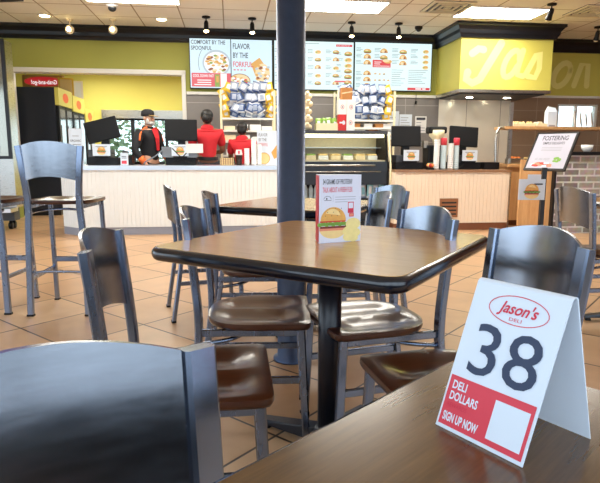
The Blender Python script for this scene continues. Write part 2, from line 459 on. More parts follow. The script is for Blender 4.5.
def wbuild(mb, name, u=0, v=0, z=0, rot=0.0, parent=None):
    return mb.build(name, parent, W(u, v, z), RZ + rot)
def rrect(hx, hy, r, n=6):
    pts = []
    for sx, sy, a0 in ((1, 1, 0), (-1, 1, PI / 2), (-1, -1, PI), (1, -1, 3 * PI / 2)):
        for i in range(n + 1):
            a = a0 + PI / 2 * i / n
            pts.append((sx * (hx - r) + r * math.cos(a), sy * (hy - r) + r * math.sin(a)))
    return pts

# ================================================================== THE SETTING
struct(MB().box(-14, -1.25, -0.1, 9, 13.3, 0, 'terracotta_tile').build('floor'))
# ceiling, in the wall's frame so the grid runs with it
struct(wbuild(MB().box(-11, -10.6, 0, 9, 0.15, 0.1, 'ceiling_tile'), 'ceiling', 0, 0, 3.0))
# service wall: left piece, header over the opening, right piece
wl = MB()
wl.box(-11, 0, 0, -4.56, 0.15, 3.0, 'green_paint')
wl.box(-4.56, 0, 2.33, -1.90, 0.15, 3.0, 'green_paint')
wl.box(-1.90, 0, 2.0, 2.36, 0.15, 3.0, 'green_paint')
struct(wbuild(wl, 'wall_back'))
struct(wbuild(MB().box(-1.87, 0.0, 0, 2.40, 0.15, 2.0, 'grey_wall_tile'), 'wall_tiled'))
struct(wbuild(MB().box(-1.86, -0.03, 1.985, 2.40, -0.002, 2.03, 'white_trim'), 'trim_1'))
tr = MB().box(-4.56, -0.025, 2.29, -1.87, -0.002, 2.36, 'white_trim').box(-4.60, -0.025, 0.9, -4.535, 0.15, 2.33, 'white_trim').box(-1.935, -0.025, 0.9, -1.872, -0.002, 2.33, 'white_trim')
tr.box(-4.56, -0.002, 2.29, -1.90, 0.15, 2.329, 'white_trim')
struct(wbuild(tr, 'trim_2'))
wr = MB().box(3.75, 0, 2.04, 8.5, 0.15, 3.0, 'bright_green_paint')
struct(wbuild(wr, 'wall_back_right'))
grid_material('brown_wall', (150, 124, 100), (176, 156, 134), 0.6, 0.6, 0.008, axes=(0, 2), rough=0.5, noise=0.07, nscale=14)
wg = MB()
for a in ((3.70, 0, 4.59, 2.03), (5.36, 0, 8.5, 2.03), (4.59, 0, 5.36, 1.5), (4.59, 1.92, 5.36, 2.03)):
    wg.box(a[0], 0, a[1], a[2], 0.15, a[3], 'brown_wall')
struct(wbuild(wg, 'wall_tiled_right'))
struct(wbuild(MB().box(3.76, -0.03, 2.02, 8.5, -0.002, 2.06, 'white_trim'), 'trim_3'))
struct(wbuild(MB().box(2.40, -0.012, 0, 3.70, 0.15, 2.03, 'stainless_seam'), 'wall_stainless'))
# crown moulding: profile swept along the wall and round the hood
def crown(path, closed=False):
    prof = [(0.0, 2.79), (0.02, 2.79), (0.03, 2.82), (0.05, 2.85), (0.06, 2.90), (0.10, 2.95), (0.12, 2.96), (0.12, 3.0), (0.0, 3.0)]
    mb = MB(); rings = []
    n = len(path)
    for i, p in enumerate(path):
        p = Vector(p)
        d0 = (Vector(path[i]) - Vector(path[i - 1])).normalized() if i else None
        d1 = (Vector(path[i + 1]) - p).normalized() if i < n - 1 else None
        d0 = d0 or d1; d1 = d1 or d0
        n0 = Vector((d0.y, -d0.x)); n1 = Vector((d1.y, -d1.x))
        nn = (n0 + n1).normalized(); k = 1 / max(0.3, nn.dot(n0))
        rings.append([(p.x + nn.x * a * k, p.y + nn.y * a * k, z) for a, z in prof])
    m = len(prof); vs = [q for r in rings for q in r]
    fs = [(j * m + i, (j + 1) * m + i, (j + 1) * m + (i + 1) % m, j * m + (i + 1) % m) for j in range(n - 1) for i in range(m)]
    fs += [list(range(m)), [(n - 1) * m + i for i in range(m)][::-1]]
    mb.add(vs, fs, 'black_gloss_paint')
    return mb
struct(wbuild(crown([(-11, -0.001), (2.33, -0.001), (2.33, -1.02), (3.84, -1.02), (3.84, -0.001), (8.5, -0.001)]), 'trim_4'))
# room beyond the opening
struct(wbuild(MB().box(-11, 0.15, 0, 1.5, 6.6, 0.1, 'ceiling_tile'), 'ceiling_kitchen', 0, 0, 2.72))
kb = MB()
for a in ((-11, 0, -3.92, 2.72), (-3.92, 1.87, -1.95, 2.72), (-1.95, 0, 1.5, 2.72), (-3.92, 0, -1.95, 0.72)):
    kb.box(a[0], 3.5, a[1], a[2], 3.62, a[3], 'bright_green_paint')
struct(wbuild(kb, 'wall_kitchen'))
struct(wbuild(MB().box(-3.96, 3.44, 1.80, -1.93, 3.498, 1.98, 'stainless'), 'trim_5'))
wf = MB()
for a in ((-3.92, 0.72, -3.86, 1.82), (-3.36, 0.72, -3.28, 1.82), (-2.62, 0.72, -2.56, 1.82), (-2.0, 0.72, -1.95, 1.82), (-3.92, 1.76, -1.95, 1.87), (-3.92, 0.72, -1.95, 0.78)):
    wf.box(a[0], 3.50, a[1], a[2], 3.58, a[3], 'black_trim')
wn = struct(wbuild(wf, 'window_1'))
wbuild(MB().box(-3.86, 3.535, 0.78, -2.0, 3.54, 1.76, 'clear_glass'), 'pane').parent = wn
wn.children[0].location = (0, 0, 0); wn.children[0].rotation_euler = (0, 0, 0)
wf = MB()
for a in ((4.59, 1.5, 4.63, 1.92), (5.32, 1.5, 5.36, 1.92), (4.95, 1.5, 4.98, 1.92), (4.59, 1.5, 5.36, 1.53), (4.59, 1.89, 5.36, 1.92)):
    wf.box(a[0], 0.02, a[1], a[2], 0.1, a[3], 'white_trim')
wn = struct(wbuild(wf, 'window_2'))
p_ = MB().box(4.63, 0.055, 1.53, 5.32, 0.06, 1.89, 'clear_glass').build('pane', wn)
# walls of the dining room outside the picture: window walls with mullions
mw = MB()
mw.box(-6.6, -1.15, 0, -6.5, 8.6, 0.12, 'plaster').box(-6.6, -1.15, 2.75, -6.5, 8.6, 3.0, 'plaster')
for k in range(6): mw.box(-6.6, -1.15 + k * 1.86, 0.12, -6.5, -1.03 + k * 1.86, 2.75, 'black_trim')
struct(mw.build('wall_left'))
mw = MB()
FY = -1.15
mw.box(-9.0, FY - .1, 0, 7.0, FY, 0.64, 'black_trim').box(-9.0, FY - .1, 2.75, 7.0, FY, 3.0, 'plaster')
for k in range(11): mw.box(-8.9 + k * 1.55, FY - .1, 0.64, -8.83 + k * 1.55, FY, 2.75, 'black_trim')
struct(mw.build('wall_front'))
struct(MB().box(6.9, -1.15, 0, 7.0, 10.3, 3.0, 'brown_trim').build('wall_right'))
# ground outside
struct(MB().box(-60, 13.3, -0.14, 60, 90, -0.02, 'asphalt').box(-60, -60, -.14, 60, -1.25, -.02, 'asphalt').build('ground'))

# ---------------- brick half wall and oak end panel
struct(wbuild(MB().box(0, 0, 0, 3.6, 0.16, 1.03, 'painted_brick'), 'wall_brick', 3.05, -2.6))
struct(wbuild(MB().box(-0.02, -0.06, 1.03, 3.6, 0.30, 1.075, 'black_trim', bev=0.006), 'trim_6', 3.05, -2.6))
op = MB().box(2.66, -2.42, 0.09, 3.04, -2.38, 0.97, 'oak_panel').box(2.66, -2.43, 0, 3.04, -2.38, 0.09, 'brown_trim')
op.box(2.96, -2.55, 0, 3.02, -2.43, 1.0, 'oak_panel').box(3.02, -2.61, 0, 3.048, -2.43, 1.06, 'black_trim')
struct(wbuild(op, 'wall_oak'))

# ---------------- pillar
struct(MB().lathe([(0.09, 0), (0.09, 0.012), (0.069, 0.02), (0.068, 2.999)], 'pillar_navy', 32).build('pillar', None, (-0.045, 2.72, 0)))

# ---------------- hood box (part of the building)
hd = MB().box(2.34, -1.0, 2.0, 3.83, -0.001, 2.8, 'bright_green_paint')
hd.box(2.33, -1.01, 1.985, 3.84, -0.001, 2.03, 'stainless')
hood = struct(wbuild(hd, 'wall_hood'))
hu = MB().box(2.40, -0.94, 1.965, 3.77, -0.02, 1.984, 'dark_grey_plastic')
hu.build('hood_filter', hood)
for x_ in (2.75, 3.40):
    MB().lathe([(.05, 1.957), (.055, 1.964)], 'hood_light', 16, Matrix.Translation((x_, -.45, 0))).build('hood_lamp', hood)
def ribbon(mb, pts, w, y, mat):
    """a broad painted stroke with round ends in the x-z plane"""
    n = len(pts); P = [Vector(p) for p in pts]; L_, R_ = [], []
    for i in range(n):
        t = (P[min(i + 1, n - 1)] - P[max(i - 1, 0)]).normalized(); q = Vector((-t.y, t.x))
        L_.append(P[i] + q * w / 2); R_.append(P[i] - q * w / 2)
    for i in range(n - 1):
        mb.poly([R_[i], R_[i + 1], L_[i + 1], L_[i]], y, mat)
    for p in (P[0], P[-1]): mb.oval(p.x, p.y, w / 2, w / 2, y - 0.0003, mat, n=14)
def arc(cx, cz, rx, rz, a0, a1, n=16, sl=0.35):
    return [(cx + rx * math.cos(math.radians(a0 + (a1 - a0) * i / n)) + sl * rz * math.sin(math.radians(a0 + (a1 - a0) * i / n)), cz + rz * math.sin(math.radians(a0 + (a1 - a0) * i / n))) for i in range(n + 1)]
sp = MB()
ribbon(sp, [(2.52, 2.56), (2.62, 2.63), (2.70, 2.62)], 0.11, -1.002, 'script_paint')
ribbon(sp, [(2.98, 2.72)] + [(2.98 - 0.06 * i, 2.72 - 0.10 * i) for i in range(1, 5)] + [(2.66, 2.18), (2.54, 2.12), (2.44, 2.18), (2.46, 2.28)], 0.12, -1.003, 'script_paint')
ribbon(sp, arc(3.16, 2.42, 0.11, 0.20, 20, 350), 0.09, -1.004, 'script_paint')
ribbon(sp, [(3.34, 2.62), (3.27, 2.36), (3.27, 2.26), (3.36, 2.24)], 0.09, -1.005, 'script_paint')
ribbon(sp, [(3.40, 2.26), (3.56, 2.56), (3.62, 2.60), (3.62, 2.36), (3.56, 2.22), (3.44, 2.24)], 0.09, -1.006, 'script_paint')
sp.build('painted_script', hood)
sp = MB()
ribbon(sp, [(3.86, 2.30), (3.98, 2.66), (4.02, 2.66), (3.98, 2.40)], 0.10, -0.003, 'script_paint')
ribbon(sp, [(4.06, 2.28), (4.24, 2.64), (4.32, 2.62), (4.26, 2.34), (4.34, 2.24)], 0.10, -0.004, 'script_paint')
ribbon(sp, arc(4.62, 2.42, 0.14, 0.2, 20, 380), 0.10, -0.005, 'script_paint')
ribbon(sp, [(4.86, 2.24), (4.98, 2.6), (5.1, 2.6), (5.1, 2.24)], 0.10, -0.006, 'script_paint')
o_ = wbuild(sp, 'painted_script'); o_.parent = bpy.data.objects['wall_back_right']; o_.location = (0, 0, 0); o_.rotation_euler = (0, 0, 0)

# ================================================================== DINING CHAIRS, STOOLS, TABLES
def cpath(P, n=10):
    """smooth path through points (Catmull-Rom)"""
    P = [Vector(p) for p in P]; Q = [P[0] * 2 - P[1]] + P + [P[-1] * 2 - P[-2]]; out = []
    for i in range(1, len(Q) - 2):
        a, b, c, d = Q[i - 1:i + 3]
        for k in range(n):
            t = k / n
            out.append(0.5 * ((2 * b) + (c - a) * t + (2 * a - 5 * b + 4 * c - d) * t * t + (3 * b - a - 3 * c + d) * t ** 3))
    out.append(P[-1]); return out
def back_panel(zb, zt, wb, wt, yb, yt, rise, bow, mat):
    """curved sheet, arched top and bottom, bowing backwards between the posts"""
    mb = MB(); nx, nz = 18, 6; vs = []
    for s in (0, 1):
        for j in range(nz + 1):
            f = j / nz
            for i in range(nx + 1):
                t = -1 + 2 * i / nx; q = 1 - t * t
                hw = wb + (wt - wb) * f
                vs.append((t * hw, yb + (yt - yb) * f - bow * q + (-0.004 if s else 0.004), zb + (zt - zb) * f + rise * q))
    k = (nx + 1) * (nz + 1); fs = []
    for j in range(nz):
        for i in range(nx):
            a = j * (nx + 1) + i
            fs.append((a + 1, a, a + nx + 1, a + nx + 2)); fs.append((k + a, k + a + 1, k + a + nx + 2, k + a + nx + 1))
    b = [i for i in range(nx + 1)] ; t = [nz * (nx + 1) + i for i in range(nx + 1)]
    for row, fl in ((b, 0), (t, 1)):
        for i in range(nx):
            q = (row[i], row[i + 1], k + row[i + 1], k + row[i]); fs.append(q if fl == 0 else q[::-1])
    n_ = len(fs) - 2 * nx
    mb.add(vs, fs[:n_], mat, True).add(vs, fs[n_:], mat, False); return mb
def saddle_seat(z, hx, yf, yb, mat):
    """rounded at the back, straight at the front, hollowed for sitting"""
    mb = MB(); nr, na = 10, 96
    def outline(a):
        c, s = math.cos(a), math.sin(a)
        n = 14.0 if s > 0 else 2.6
        r = (abs(c) ** n + abs(s) ** n) ** (-1 / n)
        return c * r * hx, s * r * (yf if s > 0 else -yb)
    def hgt(x, y, f):
        d = 0.018 * math.exp(-((abs(x) - hx * 0.40) / (hx * 0.30)) ** 2) * max(0, min(1, (0.165 - abs(y + 0.005)) / 0.07))
        ed = 0.003 * max(0, (f - 0.93) / 0.07) ** 2
        return z - d - ed
    vs = [(0, 0, hgt(0, 0, 0))]
    for j in range(1, nr + 1):
        f = (j / nr) ** 0.75
        for i in range(na):
            x, y = outline(2 * PI * i / na); vs.append((x * f, y * f, hgt(x * f, y * f, f)))
    fs = [(0, 1 + i, 1 + (i + 1) % na) for i in range(na)]
    for j in range(nr - 1):
        for i in range(na):
            a = 1 + j * na; fs.append((a + i, a + na + i, a + na + (i + 1) % na, a + (i + 1) % na))
    mb.add(vs, fs, mat, True); vs = []; fs = []; top = 0
    for i in range(na):
        x, y = outline(2 * PI * i / na); vs.append((x, y, hgt(x, y, 1)))
    k = na
    for dz, sc in ((-0.016, 1.006), (-0.026, 0.985)):
        for i in range(na):
            x, y = outline(2 * PI * i / na); vs.append((x * sc, y * sc, z + dz))
    for i in range(na):
        fs.append((top + i, k + i, k + (i + 1) % na, top + (i + 1) % na))
        fs.append((k + i, k + na + i, k + na + (i + 1) % na, k + (i + 1) % na))
    fs.append([k + na + i for i in range(na)][::-1])
    mb.add(vs, fs, mat, True); return mb
def make_chair(name, label, cat, sz=0.455, zt=0.82, zb=0.60, stool=False, group=None):
    """faces +y; seat hollow in walnut; flat tube posts run from the floor to the top of the back"""
    t = thing(name, label, cat, group=group)
    saddle_seat(sz, 0.205, 0.19, -0.19, 'seat_walnut').build('seat', t)
    fy = 0.155; ry = -0.205
    for s in (-1, 1):
        if stool: P = [(s * .185, ry - .02, 0), (s * .172, ry, .5), (s * .160, ry, .72), (s * .174, ry - .012, .92), (s * .192, ry - .014, zt)]
        else: P = [(s * .19, ry - .06, 0), (s * .180, ry - .01, .32), (s * .178, ry, .45), (s * .180, ry - .012, .62), (s * .184, ry - .034, zt)]
        mb = MB().tube(cpath(P, 8), 0, 'chair_steel', flat=(0.040, 0.026), side=(1, 0, 0))
        lg = mb.build('back_post', t)
        MB().box(s * abs(P[0][0]) - .022, P[0][1] - .014, 0, s * abs(P[0][0]) + .022, P[0][1] + .014, .012, 'black_plastic').build('foot_glide', lg)
        fl = MB().tube([(s * .185, fy + (.02 if not stool else .035), 0.0), (s * .175, fy, sz - .028)], 0, 'chair_steel', flat=(0.028, 0.028), side=(1, 0, 0)).build('front_leg', t)
        y0 = fy + (.02 if not stool else .035)
        MB().box(s * .185 - .016, y0 - .016, 0, s * .185 + .016, y0 + .016, .01, 'black_plastic').build('foot_glide', fl)
    fr = MB()
    for s in (-1, 1): fr.tube([(s * .175, fy + .012, sz - .040), ((s * .165 if stool else s * .176), ry, sz - .040)], 0, 'chair_steel', flat=(0.018, 0.026), side=(1, 0, 0))
    fr.tube([(-.175, fy, sz - .040), (.175, fy, sz - .040)], 0, 'chair_steel', flat=(0.026, 0.018), side=(0, 0, 1))
    fr.build('seat_frame', t)
    bx_ = .165 if stool else .176
    br = MB().tube(cpath([(-bx_, ry - .005, sz - .085), (-.13, ry + .12, sz - .075), (0, ry + .17, sz - .07), (.13, ry + .12, sz - .075), (bx_, ry - .005, sz - .085)], 6), 0.008, 'chair_steel')
    br.build('curved_brace', t)
    if stool:
        st = MB().tube([(-.19, fy + .02, .30), (.19, fy + .02, .30)], 0, 'chair_steel', flat=(0.036, 0.022), side=(0, 0, 1))
        st.build('footrest', t)
        MB().tube(cpath([(-.178, ry - .01, .28), (-.1, ry + .03, .28), (.1, ry + .03, .28), (.178, ry - .01, .28)], 5), 0.009, 'chair_steel').build('stretcher', t)
        for s in (-1, 1): MB().tube([(s * .19, fy + .02, .24), (s * .175, ry - .01, .24)], 0, 'chair_steel', flat=(0.016, 0.026), side=(1, 0, 0)).build('stretcher', t)
    else:
        for s in (-1, 1): MB().tube([(s * .182, fy + .01, .24), (s * .183, ry - .02, .24)], 0, 'chair_steel', flat=(0.016, 0.026), side=(1, 0, 0)).build('stretcher', t)
    yt = ry - (.014 if stool else .034)
    zb_ = zb
    f = lambda z: (yt - (ry - .012)) / (zt - (.92 if stool else .62)) * (z - zt) + yt
    back_panel(zb_, zt - .004, .174 if not stool else .170, .178 if not stool else .184, f(zb_) + .002, f(zt - .01) + .002, .032, .048, 'panel_steel').build('back_panel', t)
    return t
CH_G = None
chair = make_chair('dining_chair', 'x', 'chair')
def heading(nx, ny): return math.atan2(ny, nx) - PI / 2
def place(first, loc2, head, label, back_at=True):
    """loc2 = middle of the top of the back on plan; head = direction the chair faces"""
    r = heading(*head); d = Vector(head).normalized()
    x, y = loc2[0] + d.x * 0.25, loc2[1] + d.y * 0.25
    return (x, y, 0), r, label
used = []
def put(base, loc2, head, label):
    loc, r, label = place(base, loc2, head, label)
    if base not in used:
        used.append(base); base.location = loc; base.rotation_euler = (0, 0, r); base['label'] = label; return base
    return dup(base, loc, r, label)
put(chair, (-.405, 2.055), (1.0, 0.03), 'dark steel chair with walnut seat tucked under the left table side before the pillar')
put(chair, (-.520, 1.415), (.99, .12), 'dark steel chair with walnut seat in front, between foreground steel backrest and table')
put(chair, (.481, 2.06), (-.955, -.295), 'steel chair with walnut seat tucked under right side of table, behind the table post')
put(chair, (.644, 1.475), (-.97, -.245), 'steel chair with bright brushed backrest right behind the number tent')
put(chair, (-.475, 2.90), (.99, .04), 'steel chair at left of the rear table, nearer one of the two')
put(chair, (-.83, 3.52), (.95, .31), 'steel chair at left of the rear table, farther one, nearest the white counter')
put(chair, (.432, 2.92), (-.99, -.12), 'steel chair right of the burger card, nearer one at rear table')
put(chair, (.585, 3.52), (-.93, -.36), 'steel chair right of the burger card, farther one against the tan counter')
put(chair, (1.66, 3.39), (.99, .10), 'steel chair with dark backrest in front of the brick half wall')
fg = put(chair, (-.264, .498), (.66, -.75), 'large foreground steel chair backrest at the lower left corner')
stool = make_chair('bar_stool', 'x', 'bar stool', sz=0.745, zt=1.085, zb=0.865, stool=True)
for loc, r, lab in (((-1.555, 3.69, 0), 0.02, 'tall steel bar stool with whole arched backrest before the black cooler'), ((-2.09, 3.72, 0), 0.02, 'tall steel bar stool cut off by the left edge of the picture')):
    if stool['label'] == 'x': stool['label'] = lab; stool.location = loc; stool.rotation_euler = (0, 0, r)
    else: dup(stool, loc, r, lab)

def square_table(name, label, c, ang, s, mat, h=0.75, r=0.05, foot=0.30, post=0.04):
    t = thing(name, label, 'table', (c[0], c[1], 0), ang)
    a = s / 2
    MB().prism(rrect(a - .012, a - .012, r, 8), h - .044, h, mat).build('tabletop', t)
    # bullnose edge band
    mb = MB(); P = rrect(a - .012, a - .012, r, 8); n = len(P); prof = []
    for k in range(9):
        q = -PI / 2 + PI * k / 8; prof.append((0.018 * math.cos(q), h - .0225 + .0215 * math.sin(q)))
    vs = []
    for i in range(n):
        d = Vector(P[(i + 1) % n]) - Vector(P[i - 1]); nn = Vector((d.y, -d.x)).normalized()
        for o, z in prof: vs.append((P[i][0] + nn.x * (o - .001), P[i][1] + nn.y * (o - .001), z))
    m = len(prof); fs = [(i * m + k, ((i + 1) % n) * m + k, ((i + 1) % n) * m + k + 1, i * m + k + 1) for i in range(n) for k in range(m - 1)]
    mb.add(vs, fs, 'black_rubber_edge', True).build('edge_band', t)
    MB().lathe([(post, .075), (post, h - .055)], 'table_post_black', 24).build('post', t)
    MB().box(-.16, -.16, h - .055, .16, .16, h - .0445, 'table_post_black').build('mounting_plate', t)
    b = MB().lathe([(.07, .03), (.065, .05), (post + .004, .075)], 'table_post_black', 20)
    for k in range(4):
        M = Matrix.Rotation(k * PI / 2, 4, 'Z')
        b.add([(0.03, -.035, .02), (foot, -.022, .02), (foot, .022, .02), (.03, .035, .02), (.03, -.03, .07), (foot, -.018, .034), (foot, .018, .034), (.03, .03, .07)],
              [(3, 2, 1, 0), (4, 5, 6, 7), (0, 1, 5, 4), (1, 2, 6, 5), (2, 3, 7, 6), (3, 0, 4, 7)], 'table_post_black', False, M)
    bo = b.build('base', t)
    for k in range(4):
        M = Matrix.Rotation(k * PI / 2, 4, 'Z') @ Matrix.Translation((foot - .03, 0, 0))
        MB().lathe([(.018, 0), (.02, .006), (.012, .022)], 'black_plastic', 10, M).build('foot_glide', bo)
    return t
square_table('dining_table', 'square wood-topped table with black rounded edge, burger card on it', (.104, 1.86), math.radians(-32.2), .86, 'table_laminate', r=.045)
square_table('dining_table', 'square table partly hidden behind the burger card and pillar', (.0, 3.30), math.radians(-26), .76, 'table_laminate')
square_table('dining_table', 'foreground wood table carrying the number tent', (.250, .782 - .545), math.radians(45.3), .79, 'table_laminate_dark', r=.045)
square_table('dining_table', 'table at the right picture edge before the brick half wall', (2.22, 3.42), math.radians(2), .76, 'table_laminate', foot=.42)
# ---------------- number tent on the foreground table
tent = thing('number_tent', 'white folded table number tent reading 38', 'table number', (.178, .5215, .7505), math.atan2(.481 - .562, .207 - .149))
hw = .052; hb = .106; hz = .157; shx = .010
ta = math.atan2(hb / 2, hz); sl = math.hypot(hb / 2, hz)
def tent_card(mb, mat, hw, y0, lean, sl, rad=0.0):
    pass
mb = MB(); th = .0012; prof = []
for k in range(0, 9):   # rounded fold
    a = PI - ta * 0 - (PI) * k / 8
    prof.append((hb / 2 + .006 * math.cos(a), hz - .004 + .005 * math.sin(a)))
outer = [(0, 0)] + prof + [(hb, 0)]
inner = [(hb - th, 0)] + [(hb / 2 + (x - hb / 2) * .72, z - th) for x, z in reversed(prof)] + [(th, 0)]
loop = outer + inner; n = len(loop)
sk = lambda y, z: shx * min(1.0, z / hz) if y < hb / 2 else shx
vs = [(-hw + sk(y, z), y, z) for y, z in loop] + [(hw + sk(y, z), y, z) for y, z in loop]
fs = [(i, (i + 1) % n, n + (i + 1) % n, n + i) for i in range(n)]
k = len(outer)
for i in range(k - 1):
    j0, j1 = n - 1 - i, n - 2 - i
    if j1 >= k - 0: fs += [(i, j0, j1, i + 1), (n + i + 1, n + j1, n + j0, n + i)]
mb.add(vs, [f[::-1] for f in fs], 'card_white', False)
mb.build('card', tent)
# artwork laid on the leaning front face: local x right, z up the slope
Mf = Matrix.Translation((0, 0, 0)) @ Matrix.Rotation(-math.atan2(hb / 2 - .006, hz - .004), 4, 'X')
L_ = math.hypot(hb / 2 - .006, hz - .004)
Ms_ = Matrix.Identity(4); Ms_[0][2] = shx / L_ * .97
Mf = Mf @ Ms_
art = MB()
art.rect(-.0495, .004, .0495, .058, -.0006, 'print_red', Mf)
art.build('red_banner', tent)
lt = MB()
lt.text('DELI', -.045, .0445, .0125, -.0009, 'card_white', .75, bold=.0003, M=Mf)
lt.text('DOLLARS', -.045, .0325, .0125, -.0009, 'card_white', .66, bold=.0003, M=Mf)
lt.text('REWARDS', -.045, .0245, .0068, -.0009, 'print_pink_red', .8, M=Mf)
lt.text('SIGN UP NOW', -.046, .0095, .0130, -.0009, 'card_white', .50, bold=.0004, M=Mf)
lt.build('banner_lettering', tent)
MB().rect(.008, .010, .046, .050, -.0008, 'card_white', Mf).build('white_square', tent)
MB().text('38', .002, .0665, .0775, -.0008, 'ink_navy', 1.08, 'CENTER', bold=.0002, M=Mf).build('number', tent)
lg = MB().ring(.003, .1405, .0335, .0150, .0009, -.0008, 'print_red', M=Mf)
lg.text("Jason's", .003, .1365, .0165, -.0008, 'print_pink_red', .92, 'CENTER', bold=.0003, shear=.35, M=Mf)
lg.text('DELI', .003, .1295, .0050, -.0008, 'print_red', 1.5, 'CENTER', M=Mf)
lg.build('logo', tent)

def burger(mb, cx, cz, s, y, pre=''):
    """flat printed sandwich, width s"""
    mb.oval(cx, cz - .02 * s, .50 * s, .30 * s, y, 'bun_light', PI, 2 * PI)
    mb.rect(cx - .52 * s, cz - .05 * s, cx + .50 * s, cz + .05 * s, y - .0001, 'ham_pink')
    mb.rect(cx - .50 * s, cz + .03 * s, cx + .50 * s, cz + .10 * s, y - .0002, 'bacon_dark')
    for i in range(9): mb.oval(cx - .5 * s + i * .125 * s, cz + (.16 + .02 * (i % 2)) * s, .10 * s, .07 * s, y - .0003, 'lettuce', n=10)
    for i in range(6): mb.oval(cx - .42 * s + i * .16 * s, cz + .26 * s, .10 * s, .035 * s, y - .0004, 'tomato', n=10)
    mb.oval(cx, cz + .28 * s, .48 * s, .46 * s, y - .0005, 'bun_tan', 0, PI)
    mb.oval(cx - .03 * s, cz + .40 * s, .30 * s, .28 * s, y - .0006, 'bun_light', 0.2, PI - .5)
    for i in range(9): mb.oval(cx - .3 * s + .075 * s * i, cz + (.45 + .12 * ((i * 7) % 3)) * s, .012 * s, .02 * s, y - .0007, 'ink_dark', n=6)
# ---------------- promotional card on the nearer table
p0 = Vector((.0615, 1.785)); p1 = Vector((.203, 1.850))
card = thing('promo_card', 'upright folded promo card with burger picture on wood table', 'table card', (p0.x, p0.y, .7505), math.atan2(p1.y - p0.y, p1.x - p0.x))
cw, chh = (p1 - p0).length, .222
mb = MB().prism([(0, 0), (cw, 0), (cw * .165, .075)], 0, chh, 'card_lilac')
mb.build('card', card)
Ms = Matrix.Rotation(math.atan2(.075, cw * .165), 4, 'Z')
side = MB(); sl_ = math.hypot(.075, cw * .165)
side.add([(-.0008, 0.0, .002), (-.0008 + cw * .165, .075, .002), (-.0008 + cw * .165, .075, chh - .002), (-.0008, 0, chh - .002)], [(1, 0, 3, 2)], 'print_red', False)
side.build('red_side', card)
ar = MB(); y = -.0006
ar.text('34 GRAMS OF PROTEIN?', .012, .192, .023, y, 'ink_dark', .44, bold=.0003)
ar.text('TALK ABOUT A FRESH FLEX', .012, .166, .023, y, 'print_red', .385, bold=.0003)
ar.build('lettering', card)
ar = MB()
ar.ring(.030, .143, .014, .011, .0012, y, 'ink_dark', 0, PI); ar.rect(.018, .139, .044, .1405, y, 'ink_dark'); ar.oval(.027, .145, .003, .003, y, 'ink_dark')
for i in range(3): ar.rect(.058, .149 - .008 * i, .135 - .02 * (i == 2) * 1.5, .1505 - .008 * i, y, 'ink_grey')
ar.rect(.050, .134, .0508, .156, y, 'ink_grey')
ar.build('small_print', card)
ar = MB(); burger(ar, .052, .045, .098, y)
ar.build('burger_picture', card)
ar = MB()
for (a, b, r_) in ((.126, .060, .028), (.112, .035, .026), (.138, .030, .020), (.108, .016, .020), (.128, .012, .018)):
    ar.oval(a, b, min(r_, cw - a - .001), r_ * .7, y - .0009 - r_ * .01, 'chip_yellow'); 
ar.build('crisps_picture', card)
ar = MB(); ar.rect(.106, .096, .128, .133, y, 'print_pink_red'); ar.rect(.1085, .1115, .1255, .130, y - .0002, 'card_lilac'); ar.rect(.111, .0835, .129, .0955, y, 'print_pink_red'); ar.rect(.113, .0855, .127, .0935, y - .0002, 'ham_pink')
ar.build('stamp', card)

# unseen dark bench, added behind the camera to darken chair back reflections
bo = thing('unseen_dark_bench', 'added unseen dark bench behind the camera, darkening chair back reflections', 'bench', (-.6, -1.12, 0))
MB().box(-3.6, 0, .10, 3.6, .55, .46, 'black_cloth', bev=.04).build('seat', bo)
MB().box(-3.6, .0, .462, 3.6, .10, .66, 'black_cloth', bev=.03).build('backrest', bo)
MB().box(-3.5, .05, 0, 3.5, .48, .10, 'black_trim').build('plinth', bo)

# ================================================================== CEILING FITTINGS
def cpt(x, y):   # ceiling point (plan) to wall-frame u, v
    dx, dy = x, y - 9.5
    return CU * dx + SU * dy, -SU * dx + CU * dy
def light_panel(u0, v0, label, uw=1.16, vw=.56):
    t = wthing('ceiling_light', label, 'ceiling light', u0, v0, 2.985)
    MB().box(-uw / 2, -vw / 2, 0, uw / 2, vw / 2, .006, 'light_panel').build('diffuser', t)
    f = MB(); a, b = uw / 2 + .02, vw / 2 + .02
    f.box(-a, -b, -.004, a, -b + .02, .0145, 'white_trim').box(-a, b - .02, -.004, a, b, .0145, 'white_trim').box(-a, -b, -.004, -a + .02, b, .0145, 'white_trim').box(a - .02, -b, -.004, a, b, .0145, 'white_trim')
    f.build('frame', t)
    return t
u_, v_ = cpt(.55, 7.82)
PU, PV = u_ - .01, v_ + .0
light_panel(PU, PV, 'bright ceiling light panel right of the pillar top')
light_panel(PU + 2.28, PV + .06, 'bright ceiling light panel in front of the green hood')
light_panel(PU - 2.72, PV - .10, 'bright ceiling light panel at top edge left of the pillar')
for i in range(3):  # extra panels added out of view, for room light and steel reflections
    for j in range(1):
        light_panel(PU - 2.7 + 2.5 * i, PV - 1.9 - 2.0 * j, 'added unseen ceiling light panel over the dining tables')
for o in list(SC.objects):
    if o.name.startswith('ceiling_light') and o['label'] == 'added unseen ceiling light panel over the dining tables': o['group'] = 'added light panels over the dining tables'
